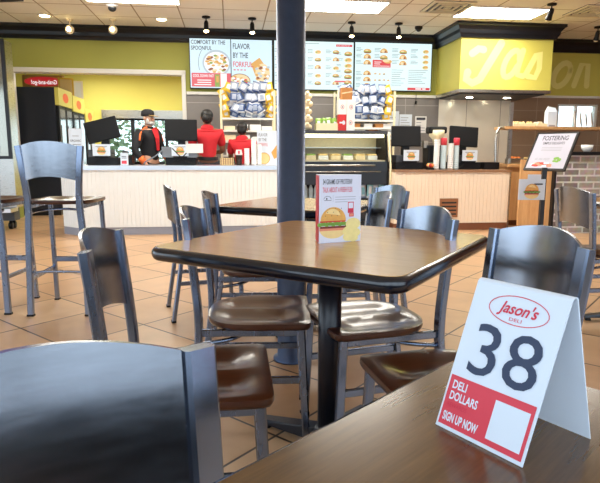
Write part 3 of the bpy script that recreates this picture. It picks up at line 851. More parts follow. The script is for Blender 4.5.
def spot(x, y, label, lit=True, swing=0.0):
    t = thing('ceiling_spotlight', label, 'spotlight', (x, y, 3.0), RZ)
    MB().lathe([(.06, -.001), (.06, -.02), (.02, -.03)][::-1], 'black_plastic', 16).build('mount', t)
    MB().cyl((0, 0, -.028), (0, 0, -.09), .008, 'black_plastic').build('stem', t)
    M = Matrix.Translation((0, 0, -.09)) @ Matrix.Rotation(swing, 4, 'X')
    MB().lathe([(.022, .03), (.032, .0), (.034, -.06), (.042, -.10), (.044, -.115)][::-1], 'black_plastic', 16, M).build('lamp_head', t)
    MB().ell((0, 0, -.118), (.034, .034, .02), 'bulb_glow' if lit else 'globe_white', M=M).build('bulb', t)
    return t
spot(-1.37, 8.44, 'black ceiling spotlight over left end of the pasta menu screen', swing=-.15)
spot(-.71, 8.53, 'black ceiling spotlight just left of the pillar', swing=-.15)
spot(.77, 8.76, 'black ceiling spotlight between the two right menu screens', swing=-.15)
spot(1.49, 8.82, 'black ceiling spotlight over the rightmost menu screen', swing=-.15)
spot(3.31, 7.70, 'black unlit ceiling spotlight before the green hood', False, .6)
spot(4.62, 9.02, 'black ceiling spotlight at the right picture edge', False, .3)
def globe(x, y, label):
    t = thing('globe_spotlight', label, 'spotlight', (x, y, 3.0), RZ)
    MB().lathe([(.02, -.03), (.05, -.02), (.05, -.001)], 'globe_white', 16).build('mount', t)
    MB().cyl((0, 0, -.02), (0, -.02, -.10), .01, 'globe_white').build('stem', t)
    MB().ell((0, -.03, -.155), (.066, .05, .066), 'globe_white').build('lamp_head', t)
    MB().ell((0, -.085, -.16), (.03, .012, .03), 'bulb_glow').build('bulb', t)
globe(-3.42, 8.62, 'white round spotlight, left of two above the green wall')
globe(-2.78, 8.62, 'white round spotlight, right of two above the green wall')
def can(x, y, label):
    t = thing('recessed_light', label, 'ceiling light', (x, y, 2.999), RZ)
    MB().lathe([(.075, -.012), (.1, -.006), (.1, 0)], 'white_trim', 24).build('trim_ring', t)
    MB().lathe([(.06, -.020), (.07, -.0125)], 'bulb_glow', 20).build('bulb', t)
can(-3.68, 8.38, 'round recessed ceiling light at far left')
can(-2.05, 8.58, 'round recessed ceiling light right of the security camera')
def dome(x, y, label, s=1.0):
    t = thing('security_camera', label, 'security camera', (x, y, 3.0), RZ)
    MB().lathe([(.055 * s, -.05), (.08 * s, -.03), (.08 * s, -.001)], 'white_plastic' if s > .9 else 'black_plastic', 20).build('housing', t)
    MB().ell((0, 0, -.055 * s), (.055 * s, .055 * s, .05 * s), 'black_trim').build('dome', t)
dome(-2.50, 7.75, 'dome security camera on white mount, top left')
dome(1.84, 9.05, 'small black dome security camera near the rightmost menu screen', .75)
def vent(u, v, label):
    t = wthing('ceiling_vent', label, 'air vent', u, v, 2.999)
    MB().box(-.29, -.29, -.006, .29, .29, 0, 'black_trim').build('backing', t)
    f = MB()
    for k, a in enumerate((.29, .20, .12, .045)):
        w = .030 if k else .04
        f.box(-a, -a, -.022, a, -a + w, -.0065, 'ceiling_metal').box(-a, a - w, -.022, a, a, -.0065, 'ceiling_metal').box(-a, -a + w, -.022, -a + w, a - w, -.0065, 'ceiling_metal').box(a - w, -a + w, -.022, a, a - w, -.0065, 'ceiling_metal')
    f.build('louvres', t)
u_, v_ = cpt(1.98, 7.87); vent(u_, v_, 'square louvred ceiling vent between the two light panels')
u_, v_ = cpt(4.05, 8.05); vent(u_, v_, 'square louvred ceiling vent at the right picture edge')
tv = thing('television', 'hanging television cut off by the top left corner', 'television', (-2.94, 5.0, 2.305), math.radians(-8))
MB().box(-.6, -.02, 0, .6, .03, .68, 'black_plastic').build('casing', tv)
MB().rect(-.585, .016, .585, .665, -.0206, 'scr_purple').build('screen', tv)
MB().cyl((0, .05, .34), (0, .05, .694), .02, 'black_plastic').box(-.08, .03, .28, .08, .06, .42, 'black_plastic').build('bracket', tv)

# ================================================================== MENU SCREENS
def screen(u0, z0, label, w=1.335, h=.785):
    t = wthing('menu_screen', label, 'menu screen', u0, -.075, z0)
    MB().box(0, 0, 0, w, .05, h, 'black_plastic').build('casing', t)
    MB().box(w * .3, .05, h * .3, w * .7, .074, h * .7, 'black_plastic').build('bracket', t)
    return t
def picture_bowl(mb, cx, cz, r, y):
    mb.oval(cx, cz, r * 1.18, r * 1.08, y, 'scr_grey', n=28); mb.oval(cx, cz, r * 1.04, r * .92, y - .0002, 'scr_white', n=28)
    rr = random.Random(3)
    for i in range(46):
        a = rr.random() * 6.28; q = r * math.sqrt(rr.random()) * .9
        mb.oval(cx + q * math.cos(a), cz + q * math.sin(a) * .85, r * .16, r * .09, y - .0003 - i * 4e-6, rr.choice(['scr_tan', 'scr_cream', 'scr_cream', 'scr_tan', 'scr_brown', 'scr_green']), n=7)
def sand(mb, cx, cz, s, y, k=0):
    """a small picture of a sandwich or bowl on a menu"""
    kk = k % 3
    if kk == 0:
        mb.oval(cx, cz, s * .5, s * .16, y, 'scr_brown', PI, 2 * PI); mb.rect(cx - s * .5, cz, cx + s * .5, cz + s * .10, y, 'scr_green'); mb.oval(cx, cz + s * .10, s * .5, s * .30, y - .0002, 'scr_tan', 0, PI); mb.oval(cx - .1 * s, cz + s * .2, s * .2, s * .1, y - .0003, 'scr_cream')
    elif kk == 1:
        mb.oval(cx, cz, s * .5, s * .5, y, 'scr_tan', 0, PI); mb.oval(cx - s * .1, cz + s * .16, s * .22, s * .2, y - .0002, 'scr_cream'); mb.oval(cx + s * .2, cz + s * .12, s * .14, s * .12, y - .0002, 'scr_brown'); mb.rect(cx - s * .5, cz - s * .06, cx + s * .5, cz, y, 'scr_brown')
    else:
        mb.oval(cx, cz + s * .05, s * .5, s * .3, y, 'scr_cream'); mb.oval(cx + s * .1, cz + s * .12, s * .3, s * .18, y - .0002, 'scr_tan'); mb.oval(cx - s * .2, cz + s * .04, s * .16, s * .12, y - .0002, 'scr_green')
YS = -.0012
t = screen(-1.80, 2.075, 'wide menu screen left of pillar showing pasta and salad')
b = MB().rect(.012, .012, .655, .773, -.0008, 'scr_blue').rect(.668, .012, 1.323, .773, -.0008, 'scr_blue'); b.build('screen', t)
b = MB(); picture_bowl(b, .43, .40, .19, YS); b.ring(.43, .40, .29, .33, .006, YS - .0001, 'scr_dark', 2.5, 3.5); b.build('pasta_picture', t)
b = MB().rect(.03, .03, .655, .245, YS - .0006, 'scr_pink'); b.rect(.40, .03, .475, .225, YS - .0008, 'scr_green').rect(.42, .10, .46, .2, YS - .0009, 'scr_tan').rect(.49, .03, .59, .24, YS - .0008, 'scr_white'); b.build('red_banner', t)
b = MB().text('COMFORT BY THE', .03, .69, .088, YS - .0002, 'scr_dark', .74, bold=.001).text('SPOONFUL', .03, .60, .088, YS - .0002, 'scr_dark', .74, bold=.001); b.build('headline', t)
b = MB().text('COOL DOWN FAST', .05, .18, .06, YS - .0010, 'scr_white', .62, bold=.001)
for i in range(3): b.rect(.12 - .05 * (i == 2), .125 - .035 * i, .34, .14 - .035 * i, YS - .001, 'scr_white')
b.build('banner_lettering', t)
for w_, z_, c_ in (('FLAVOR', .63, 'scr_dark'), ('BY THE', .49, 'scr_dark'), ('FORKFUL.', .35, 'scr_red')):
    MB().text(w_, .69, z_, .118, YS - .0002, c_, .64, bold=.0015).build('headline', t)
b = MB()
for i in range(4): b.rect(.70 + .055 * i, .295, .735 + .055 * i, .31, YS - .0002, 'scr_red')
b.build('caption', t)
b = MB(); b.poly([(.98, .40), (1.12, .50), (1.27, .30), (1.22, .10), (1.08, .14)], YS, 'scr_tan'); b.oval(1.17, .25, .12, .16, YS - .0003, 'scr_cream')
rr = random.Random(5)
for i in range(30): b.oval(1.17 + rr.uniform(-.1, .1), .25 + rr.uniform(-.13, .13), .028, .02, YS - .0004 - i * 4e-6, rr.choice(['scr_white', 'scr_tan', 'scr_grey', 'scr_brown']), n=7)
b.oval(.80, .13, .17, .115, YS, 'scr_brown', n=24); b.oval(.80, .13, .16, .105, YS - .0002, 'scr_cream', n=24)
for i in range(26): b.oval(.80 + rr.uniform(-.11, .11), .13 + rr.uniform(-.07, .07), .028, .016, YS - .0004 - i * 4e-6, rr.choice(['scr_tan', 'scr_red', 'scr_white', 'scr_green']), n=7)
b.build('salad_picture', t)
def pic(x, z, sz, k):
    b_ = MB(); sand(b_, x, z, sz, YS, k); b_.build('food_picture', t)
def lines(mb, x0, x1, z, n, y, dz=.022, rnd=random.Random(11)):
    for i in range(n): mb.rect(x0, z - i * dz, x0 + (x1 - x0) * rnd.uniform(.6, 1), z - i * dz + .007, y, 'scr_text')
t = screen(-.45, 2.078, 'sandwich menu screen immediately right of the pillar')
MB().rect(.012, .012, 1.323, .773, -.0008, 'scr_pale').build('screen', t)
b = MB(); tx = MB()
for c, xs in enumerate((.12, .42, .68, .98)):
    for r in range(5):
        pic(xs + .05, .60 - .125 * r, .11, c + r)
    for r in range(5): lines(tx, xs - .12 if c else .02, xs - .02, .64 - .125 * r, 3, YS)
for r in range(6): pic(1.235, .575 - .092 * r, .13, (0, 2, 2, 0, 0, 0)[r]); lines(tx, 1.04, 1.15, .60 - .092 * r, 2, YS)
tx.rect(.05, .735, .75, .742, YS, 'scr_text')
tx.build('small_print', t)
MB().rect(1.02, .135, 1.29, .16, YS - .0002, 'scr_pink').build('pink_band', t)
b = MB().rect(1.03, .70, 1.30, .735, YS - .0002, 'scr_red'); b.text('HOT SANDWICHES', 1.05, .709, .024, YS - .0005, 'scr_white', 1.0); b.build('red_heading', t)
t = screen(.889, 2.085, 'rightmost menu screen with rows of small sandwich pictures', w=1.335)
MB().rect(.012, .012, 1.323, .773, -.0008, 'scr_pale').build('screen', t)
b = MB(); tx = MB()
for i, (x, z) in enumerate([(.22, .62), (.22, .525), (.22, .43), (.50, .62), (.50, .525), (.22, .26), (.22, .16), (.22, .06), (.83, .62), (.83, .525), (.83, .43)]): pic(x, z, .13, 1 if i % 4 else 0)
for i in range(4): pic(1.22, .64 - .085 * i, .11, 2)
for r in range(3):
    for c in range(4):
        if not (r == 0 and c == 3): pic(.36 + .075 * c, .27 - .10 * r, .045, r + c + 1)
for x in (.03, .34): 
    for z in (.68, .58, .48): lines(tx, x, x + .12, z, 3, YS)
for z in (.30, .21, .11): lines(tx, .03, .15, z, 3, YS)
for x in (.64, .96):
    for z in (.68, .59, .49): lines(tx, x, x + .13, z, 3, YS)
lines(tx, .64, .88, .34, 8, YS, .035); lines(tx, .93, 1.29, .34, 8, YS, .030)
tx.build('small_print', t)
b = MB().rect(.92, .02, 1.31, .062, YS - .0002, 'scr_red')
for q in [(1.06, .032, 1.16, .052), (1.18, .032, 1.24, .052)]: b.rect(*q, YS - .0005, 'scr_white')
b.build('red_footer', t)
b = MB().rect(.31, .38, .62, .50, YS - .0002, 'scr_red'); b.oval(.57, .475, .07, .03, YS - .0004, 'scr_tan'); b.oval(.54, .49, .06, .025, YS - .0005, 'scr_cream')
lines_ = [(.34, .46, .46, .47), (.34, .43, .44, .44), (.33, .398, .60, .406)]
for q in lines_: b.rect(*q, YS - .0005, 'scr_white')
b.build('red_banner', t)

# ================================================================== SERVICE COUNTERS
def bead_front(mb, x0, x1, y, z0, z1, mat, pitch=.052):
    n = max(1, round((x1 - x0) / pitch)); p = (x1 - x0) / n; pts = []
    for i in range(n):
        a = x0 + i * p; pts += [(a, y + .006), (a + .004, y), (a + p - .004, y)]
    pts += [(x1, y + .006), (x1, y + .03), (x0, y + .03)]
    mb.prism(pts, z0, z1, mat)
def counter(name, label, u0, u1, h, mat, kick, top, topz, dep=.68, chamf=0.0):
    t = wthing(name, label, 'counter', u0, -2.14, 0); w = u1 - u0
    if chamf:
        M = Matrix.Translation((0, chamf * .9, 0)) @ Matrix.Rotation(-math.atan2(chamf * .9, chamf), 4, 'Z')
    mb = MB(); bead_front(mb, chamf, w, 0, .10, h - topz, mat)
    if chamf:
        cb = MB(); bead_front(cb, 0, math.hypot(chamf, chamf * .9), 0, .10, h - topz, mat); mb.add(cb.v, cb.f, mat, False, M)
    mb.build('front_panel', t)
    out = [(chamf, .03), (w, .03), (w, dep), (0, dep), (0, chamf * .9 + .03)] if chamf else [(0, .03), (w, .03), (w, dep), (0, dep)]
    MB().prism(out, .10, h - topz, 'plaster' if mat == 'white_bead' else mat).build('carcass', t)
    out2 = [(chamf, .01), (w, .01), (w, dep), (.0, dep), (0, chamf * .9 + .01)] if chamf else [(0, .01), (w, .01), (w, dep), (0, dep)]
    MB().prism(out2, 0, .0995, kick).build('kick', t)
    o3 = [(chamf - .01, -.02), (w, -.02), (w, dep + .01), (-.02, dep + .01), (-.02, chamf * .9 - .01)] if chamf else [(0, -.02), (w + .012, -.02), (w + .012, dep + .01), (0, dep + .01)]
    MB().prism(o3, h - topz + .0005, h, top).build('worktop', t)
    return t
HL, HR = .885, .825
counter('service_counter', 'white beadboard service counter with steel top, left of pillar', -3.34, -.46, HL, 'white_bead', 'grey_kick', 'steel_top', .055, chamf=.22)
rc = counter('service_counter', 'tan beadboard service counter with brown top on the right', 1.02, 2.652, HR, 'tan_bead', 'brown_trim', 'brown_counter', .03)
MB().box(1.632, -.004, .02, 1.65, .03, HR - .03, 'stainless').build('corner_strip', rc)
vt = MB().box(.64, -.012, .18, .90, -.0005, .44, 'louvre_brown')
vt.build('louvre_frame', rc)
lv = MB()
for i in range(4): lv.box(.665, -.0135, .215 + .052 * i, .875, -.0122, .236 + .052 * i, 'black_trim')
lv.build('louvre_slots', rc)

# ---------------- chilled display case
dc = wthing('display_case', 'black open-front chilled display case behind the promo card', 'display case', -.22, -1.95, 0)
w = 1.21
MB().box(0, .06, 0, w, .85, .10, 'black_trim').box(0, .20, .10, w, .85, .42, 'black_trim').build('base', dc)
MB().box(0, .62, .42, w, .85, .93, 'black_plastic').box(0, .62, .93, w, .85, 1.30, 'bread_wrap').build('back', dc)
for s in (0, w - .03): MB().prism([(0.0, .42), (.62, .42), (.62, 1.33), (.16, 1.33), (.05, .95)], 0, .03, 'black_plastic', Matrix.Translation((s, 0, 0)) @ Matrix(((0, 0, 1, 0), (1, 0, 0, 0), (0, 1, 0, 0), (0, 0, 0, 1)))).build('side_panel', dc)
MB().box(.0, .12, 1.31, w, .85, 1.355, 'dark_grey_plastic').build('top', dc)
MB().box(.04, .17, 1.265, w - .04, .23, 1.305, 'case_light').build('light_tube', dc)
MB().box(.03, .10, .93, w - .03, .62, .955, 'bread_wrap').box(.03, .34, 1.12, w - .03, .62, 1.13, 'stainless').build('shelf', dc)
MB().box(.03, .0, .80, w - .03, .05, .935, 'black_gloss_paint').box(.03, .02, .62, w - .03, .06, .80, 'black_gloss_paint').build('front_panel', dc)
MB().cyl((.03, -.02, .885), (w - .2, -.02, .885), .012, 'stainless').cyl((.05, -.02, .80), (w - .12, -.02, .80), .008, 'stainless').build('rail', dc)
MB().add([(.03, .055, .96), (w - .03, .055, .96), (w - .03, .15, 1.30), (.03, .15, 1.30)], [(0, 1, 2, 3)], 'clear_glass').build('glass', dc)
MB().tube(cpath([(w + .015, .10, 1.33), (w + .015, .03, 1.05), (w + .015, -.02, .85), (w + .015, -.01, .5), (w + .015, .02, .1)], 6), .014, 'cream_plastic').build('side_rail', dc)
MB().box(.03, .06, .40, w - .03, .62, .425, 'black_plastic').build('lower_shelf', dc)
def bottle(mb, x, y, z, h, r, mat, cap='white_plastic'):
    mb.lathe([(r * .9, z), (r, z + .01), (r, z + h * .6), (r * .4, z + h * .85), (r * .36, z + h * .92)], mat, 10, Matrix.Translation((x, y, 0)))
    mb.lathe([(r * .42, z + h * .92), (r * .42, z + h)], cap, 8, Matrix.Translation((x, y, 0)))
def pillow(w, d, h, mats, name, nx=8):
    """soft printed packet, sealed top and bottom, standing in x-z"""
    mb = MB(); vs = []; nz = 8
    for s in (1, -1):
        for j in range(nz + 1):
            for i in range(nx + 1):
                x = -1 + 2 * i / nx; z = -1 + 2 * j / nz
                q = max(0, (1 - x * x)) ** .5 * max(0, (1 - z ** 4)) ** .7
                vs.append((x * w / 2 * (1 - .06 * (1 - abs(z))), s * d / 2 * q * (1 + .12 * math.sin(5 * x + 3 * z)), (z + 1) * h / 2))
    k = (nx + 1) * (nz + 1)
    f0 = []; f1 = []; f2 = []
    for s in (0, 1):
        for j in range(nz):
            for i in range(nx):
                a = s * k + j * (nx + 1) + i; q = (a, a + 1, a + nx + 2, a + nx + 1)
                q = q[::-1] if s == 0 else q
                (f1 if 2 <= j <= 5 and 2 <= i <= 5 else f2 if (j in (0, 7)) else f0).append(q)
    mb.add(vs, f0, mats[0], True); n0 = len(mb.v)
    base = list(mb.v)
    for fs, m in ((f1, mats[1]), (f2, mats[2])):
        i = mb.mi(m)
        for f in fs: mb.f.append(list(f)); mb.m.append(i); mb.s.append(True)
    return mb
def bagset(proto_specs, spots, label, cat, group, name):
    protos = []
    for k, (w_, d_, h_, mats) in enumerate(proto_specs):
        protos.append(None)
    for i, (k, u, v, z, tilt, rot) in enumerate(spots):
        if protos[k] is None:
            o = pillow(*proto_specs[k], name).build(name); protos[k] = o
        else:
            o = protos[k].copy(); COL.objects.link(o)
        o.location = W(u, v, z); o.rotation_euler = (tilt, rot, RZ)
        tag(o, label[k] if isinstance(label, list) else label, cat, group[k] if isinstance(group, list) else group)
# drinks and packets in the case
for i in range(4):
    mb = MB(); bottle(mb, 0, 0, 0, .22, .032, 'soda_clear'); o = mb.build('bottle'); o.location = W(-.15 + .075 * i, -1.80, .4252); o.rotation_euler = (0, 0, RZ)
    tag(o, 'clear drink bottle in the display case beside the pillar', 'bottle', 'bottles in the display case')
rr = random.Random(2)
spots = [(i % 2, .42 + .085 * i, -1.80 + .03 * (i % 2), .4255, 0, rr.uniform(-.06, .06)) for i in range(7)]
bagset([(.09, .05, .22, ('bag_teal', 'bag_white', 'bag_white')), (.09, .05, .20, ('bag_white', 'bag_teal', 'bag_pale_blue'))], spots, ['teal packet with white centre on the lower shelf of the display case', 'white packet with teal centre on the lower shelf of the display case'], 'packet', ['teal packets in the case', 'white packets in the case'], 'snack_packet')
for i in range(6):
    mb = MB().box(-.07, -.1, 0, .07, .1, .06, 'bag_white' if i % 2 else 'bread_wrap', bev=.01).box(-.06, -.09, .06, .06, .09, .085, 'bun_light' if i % 3 else 'bag_green', bev=.01)
    o = mb.build('food_tray'); o.location = W(-.06 + .175 * i, -1.62, .9555); o.rotation_euler = (0, 0, RZ)
    tag(o, 'pale packed food tray on the lit shelf inside the display case', 'food tray', 'food trays in the display case')

# ================================================================== BEHIND AND ON THE COUNTERS
# ---------------- coolers beyond the opening
def cooler(u, v, w, d, h, label, glass=True):
    """front faces +u (towards the right), side panel faces the dining room"""
    t = wthing('drinks_cooler', label, 'cooler', u, v, 0)
    MB().box(-d, 0, .08, -.06, w, h, 'fridge_navy').build('cabinet', t)
    MB().box(-d + .03, .02, 0, -.08, w - .02, .08, 'black_trim').build('plinth', t)
    MB().box(-.06, 0, h - .28, .0, w, h, 'bright_green_paint').build('header_panel', t)
    M = Matrix.Translation((.001, w / 2, h - .14)) @ Matrix.Rotation(PI / 2, 4, 'Z')
    MB().oval(0, 0, .17, .08, 0, 'orange_cloth', M=M).build('logo_oval', t)
    for k in range(2):
        a, b = .01 + k * w / 2, (k + 1) * w / 2 - .01
        f = MB().box(-.058, a, .10, -.01, b, h - .29, 'black_plastic')
        dr = f.build('door', t)
        MB().box(-.009, a + .05, .18, -.005, b - .05, h - .34, 'clear_cool' if 'clear_cool' in MATS else 'glazed_panel').build('pane', dr)
        MB().box(-.008, a + .012, .8, .02, a + .032, 1.5, 'stainless').build('handle', dr)
    return t
cooler(-3.95, .32, .80, .79, 2.10, 'tall black drinks cooler nearest the opening, side panel facing out')
cooler(-3.95, 1.16, .80, .70, 2.06, 'second drinks cooler from the opening, with green header')
cooler(-3.95, 2.00, .70, .70, 1.90, 'farthest and lowest drinks cooler in the kitchen row')
sg = wthing('hanging_sign', 'red oval sign with white lettering above the black cooler', 'sign', -4.52, 1.45, 2.30)
MB().box(-.36, 0, -.09, .36, .02, .13, 'tan_cloth').build('board', sg)
b = MB().oval(0, .02, .33, .085, -.001, 'sign_red', n=26); b.build('red_oval', sg)
MB().text('Grab-and-go!', .24, -.025, .105, -.002, 'scr_white', .8, bold=.001, mirror=True).build('lettering', sg)
MB().cyl((-.3, .01, .13), (-.3, .01, .42), .006, 'stainless').cyl((.3, .01, .13), (.3, .01, .42), .006, 'stainless').build('hanger', sg)
for i, (v, h) in enumerate(((1.35, .20), (1.75, .24))):
    t = wthing('framed_notice', ['yellow framed notice on top of the second cooler', 'pale framed notice behind the yellow one on the coolers'][i], 'notice', -4.10 + .06 * i, v, 2.0605, PI / 2 - 1.2)
    MB().box(-.13, 0, 0, .13, .02, .32, 'bag_yellow' if i == 0 else 'white_trim').build('frame', t)
    MB().rect(-.10, .03, .10, .29, -.001, 'bun_light' if i == 0 else 'card_white').build('sheet', t)
kl = wthing('kitchen_light', 'pale ceiling light panel inside the kitchen above the red sign', 'ceiling light', -4.0, 2.3, 2.70)
MB().box(-.58, -.28, 0, .58, .28, .008, 'light_panel').build('diffuser', kl)
MB().box(-.60, -.30, .0085, .60, .30, .0195, 'white_trim').build('frame', kl)
kl2 = dup(kl, W(-2.4, 2.0, 2.70), RZ, 'ceiling light panel inside the kitchen over the man')
# steel and glass cabinet at the left edge
cb = wthing('steel_cabinet', 'tall steel cabinet on casters with black-framed glass, left edge', 'cabinet', -4.08, -1.45, 0)
MB().box(-1.6, 0, .30, 0, .24, 2.50, 'stainless').build('body', cb)
f = MB()
for a in ((-1.6, .96, 0, 1.0), (-1.6, 2.45, 0, 2.51), (-.045, 1.0, 0, 2.45), (-1.6, 1.0, -1.555, 2.45)): f.box(a[0], -.03, a[1], a[2], -.001, a[3], 'black_trim')
f.build('black_frame', cb)
MB().box(-1.555, -.02, 1.0, -.045, -.010, 2.45, 'glazed_panel').build('glass_panel', cb)
MB().box(-1.4, -.30, .36, .06, -.001, .40, 'steel_top').box(-1.4, -.28, .26, .02, -.02, .31, 'steel_top').build('tray', cb)
MB().box(-1.55, .02, .12, -.05, .22, .295, 'dark_grey_plastic').build('underframe', cb)
for x in (-1.5, -.12):
    for yy in (.07, .18):
        c_ = MB().cyl((x - .02, yy, .05), (x + .02, yy, .05), .05, 'black_plastic').cyl((x, yy, .09), (x, yy, .12), .02, 'black_plastic'); c_.build('caster', cb)

# ---------------- shrubs beyond the kitchen window
def shrub(u, v, h, r, label):
    t = wthing('shrub', label, 'shrub', u, v, -.02)
    mb = MB(); rr = random.Random(int(u * 100))
    for i in range(900):
        a = rr.random() * 6.28; q = rr.random() ** .5; zz = rr.random()
        p = Vector((r * q * math.cos(a), r * q * math.sin(a), .25 + (h - .3) * zz))
        s = .10; R = Matrix.Rotation(rr.random() * 6, 4, 'Z') @ Matrix.Rotation(rr.random() * 3, 4, 'X'); M = Matrix.Translation(p) @ R
        mb.add([(-s, 0, 0), (0, -s * .6, .02), (s, 0, 0), (0, s * .6, .02)], [(0, 1, 2, 3)], 'foliage', True, M)
    mb.build('foliage', t); MB().cyl((0, 0, 0), (0, 0, h * .6), .04, 'brown_trim').build('stem', t)
shrub(-5.6, 8.0, 2.4, 1.1, 'leafy green shrub outside the left pane of the kitchen window')
shrub(-3.9, 9.2, 2.6, 1.3, 'leafy green shrub outside the right pane of the kitchen window')

# ---------------- tills
def till(u, z, label, big=True, tilt=0.0, leftdir=1, boxmat='dark_grey_plastic'):
    t = wthing('till', label, 'till', u, -1.62, z + .0005)
    MB().box(-.20, -.20, 0, .20, .18, .10, 'black_plastic', bev=.008).build('cash_drawer', t)
    MB().box(-.19, -.19, .1005, .10, .10, .20, boxmat, bev=.008).build('printer_box', t)
    MB().box(-.05, -.02, .20, .05, .06, .36, 'black_plastic').build('stand', t)
    M = Matrix.Translation((-.0, -.02, .32)) @ Matrix.Rotation(tilt, 4, 'Y') @ Matrix.Rotation(-.12, 4, 'X')
    MB().box(-.215, -.02, 0, .215, .02, .29, 'black_plastic', M, bev=.012).build('monitor', t)
    c = MB().box(-.11, -.27, .12, .11, -.262, .27, 'card_white'); cd = c.build('menu_card', t)
    b = MB(); burger(b, .0, .165, .10, -.2705); b.build('card_picture', cd)
    b = MB().rect(-.07, .235, .07, .245, -.2705, 'ink_grey').rect(-.05, .222, .05, .229, -.2705, 'ink_grey'); b.build('card_print', cd)
    MB().box(-.09, -.262, .1, .09, -.2, .125, 'black_plastic').build('card_holder', t)
    MB().tube(cpath([(.12, .05, .01), (.17, -.1, .12), (.05, -.205, .16), (-.1, -.21, .04), (-.18, -.21, .006)], 6), .005, 'black_plastic').build('cable', t)
    return t
t = till(-2.83, HL, 'tilted black till with burger card, left end of white counter', tilt=-.25)
MB().box(.21, -.15, 0, .36, .05, .13, 'black_plastic', bev=.01).tube([(.24, -.1, .13), (.26, -.14, .18), (.32, -.14, .16)], .02, 'dark_grey_plastic').build('card_reader', t)
t = till(-1.83, HL, 'black till on grey boxes beside the man in the cap', boxmat='grey_plastic')
MB().box(-.24, -.25, .1005, .22, -.201, .24, 'grey_plastic', bev=.006).build('grey_boxes', t)
MB().box(.08, -.29, .16, .30, -.27, .28, 'white_plastic').build('paper', t)
MB().tube(cpath([(-.22, -.27, .2), (-.32, -.25, .12), (-.45, -.2, .05), (-.5, -.1, .006)], 6), .009, 'grey_plastic').tube(cpath([(.15, -.27, .23), (.0, -.275, .08), (-.12, -.27, .006)], 6), .006, 'black_plastic').tube(cpath([(-.1, -.27, .22), (.05, -.275, .07), (.2, -.27, .006)], 6), .006, 'black_plastic').build('cables', t)
till(1.32, HR, 'black till with burger card, left end of the tan counter')
till(2.17, HR, 'black till with burger card, right end of the tan counter', tilt=.06)
tb = wthing('black_bin', 'shallow black bin at the right end of the tan counter', 'bin', 2.50, -1.75, HR + .0005)
MB().box(-.10, -.13, 0, .12, .13, .012, 'black_plastic').box(-.10, -.13, .012, -.09, .13, .10, 'black_plastic').box(.11, -.13, .012, .12, .13, .10, 'black_plastic').box(-.09, -.13, .012, .11, -.12, .10, 'black_plastic').box(-.09, .12, .012, .11, .13, .10, 'black_plastic').build('tub', tb)

def cup_stack(u, v, z, h, label, r=.035, col='white_plastic', group=None, top=None):
    t = wthing('cup_stack', label, 'cup stack', u, v, z + .0005, 0, group)
    pr = []
    n = int(h / .028)
    for i in range(n): pr += [(r * .94, i * .028), (r, i * .028 + .022), (r * 1.04, i * .028 + .024), (r * 1.04, i * .028 + .027)]
    MB().lathe(pr, col, 16).build('cups', t)
    if top: MB().lathe([(r * 1.05, n * .028), (r * 1.05, n * .028 + .08), (r * .9, n * .028 + .10)], top, 16).build('top_cups', t)
    return t
cup_stack(-.955, -1.9, HL, .25, 'short stack of white cups left of the poster on the white counter')
cup_stack(-.86, -1.88, HL, .37, 'tallest stack of white cups on the white counter')
cup_stack(-.79, -1.84, HL, .30, 'stack of white cups touching the bowl poster')
ck = wthing('drink_cup', 'clear cup of cola with white lid on the white counter', 'cup', -1.06, -1.9, HL + .0005)
MB().lathe([(.036, 0), (.044, .13), (.044, .135)], 'cola', 18).build('drink', ck)
MB().lathe([(.046, .1355), (.047, .15), (.036, .20), (.038, .205)], 'white_plastic', 18).box(-.012, -.047, .15, .012, -.040, .19, 'print_red').build('lid', ck)
bk = wthing('basket', 'low pale wicker basket beside the cola cup', 'basket', -1.22, -1.9, HL + .0005)
mb = MB()
mb.box(-.085, -.06, 0, .085, .06, .01, 'wicker')
for z in range(4):
    q = .012 + .022 * z
    mb.box(-.09, -.065, q, .09, -.058, q + .018, 'wicker').box(-.09, .058, q, .09, .065, q + .018, 'wicker').box(-.09, -.058, q, -.083, .058, q + .018, 'wicker').box(.083, -.058, q, .09, .058, q + .018, 'wicker')
mb.build('weave', bk)
mb = MB()
for i in range(6): mb.lathe([(.006, .01), (.006, .095)], 'brown_trim', 6, Matrix.Translation((-.075 + .03 * i, -.062, 0)))
mb.build('stakes', bk)
ps = wthing('counter_poster', 'upright poster with bowl picture leaning by the pillar', 'poster', -.68, -1.78, HL + .0005)
MB().box(-.13, 0, 0, .14, .012, .46, 'card_white').build('board', ps)
for w_, z_, c_, x_ in (('FLAVOR', .385, 'ink_dark', .55), ('BY THE', .32, 'ink_dark', .55), ('FORKFUL', .255, 'print_red', .5)):
    MB().text(w_, -.11, z_, .06, -.001, c_, x_).build('lettering', ps)
b = MB().oval(-.04, .09, .085, .08, -.001, 'bun_tan', n=20).oval(-.04, .09, .075, .07, -.0012, 'bun_light', n=20); b.poly([(.06, .17), (.135, .27), (.135, .10), (.10, .08)], -.001, 'bun_tan')
b.build('bowl_picture', ps)
MB().box(.02, .012, 0, .06, .10, .012, 'black_plastic').build('foot', ps)
tg = wthing('counter_sign', 'small white tent sign on the counter left of the man', 'sign', -2.53, -2.0, HL + .0005)
MB().prism([(-.045, 0), (.045, 0), (.045, .05), (-.045, .05)], 0, .16, 'card_white').build('card', tg)
b = MB().rect(-.03, .09, .03, .098, -.001, 'ink_dark').rect(-.03, .11, .03, .118, -.001, 'ink_dark').rect(-.032, .02, .032, .06, -.001, 'print_red'); b.build('print', tg)
os_ = wthing('white_sign', 'tall white sign at the left end of the white counter', 'sign', -3.16, -1.82, HL + .0005)
MB().box(-.085, 0, 0, .085, .012, .47, 'card_white').build('board', os_)
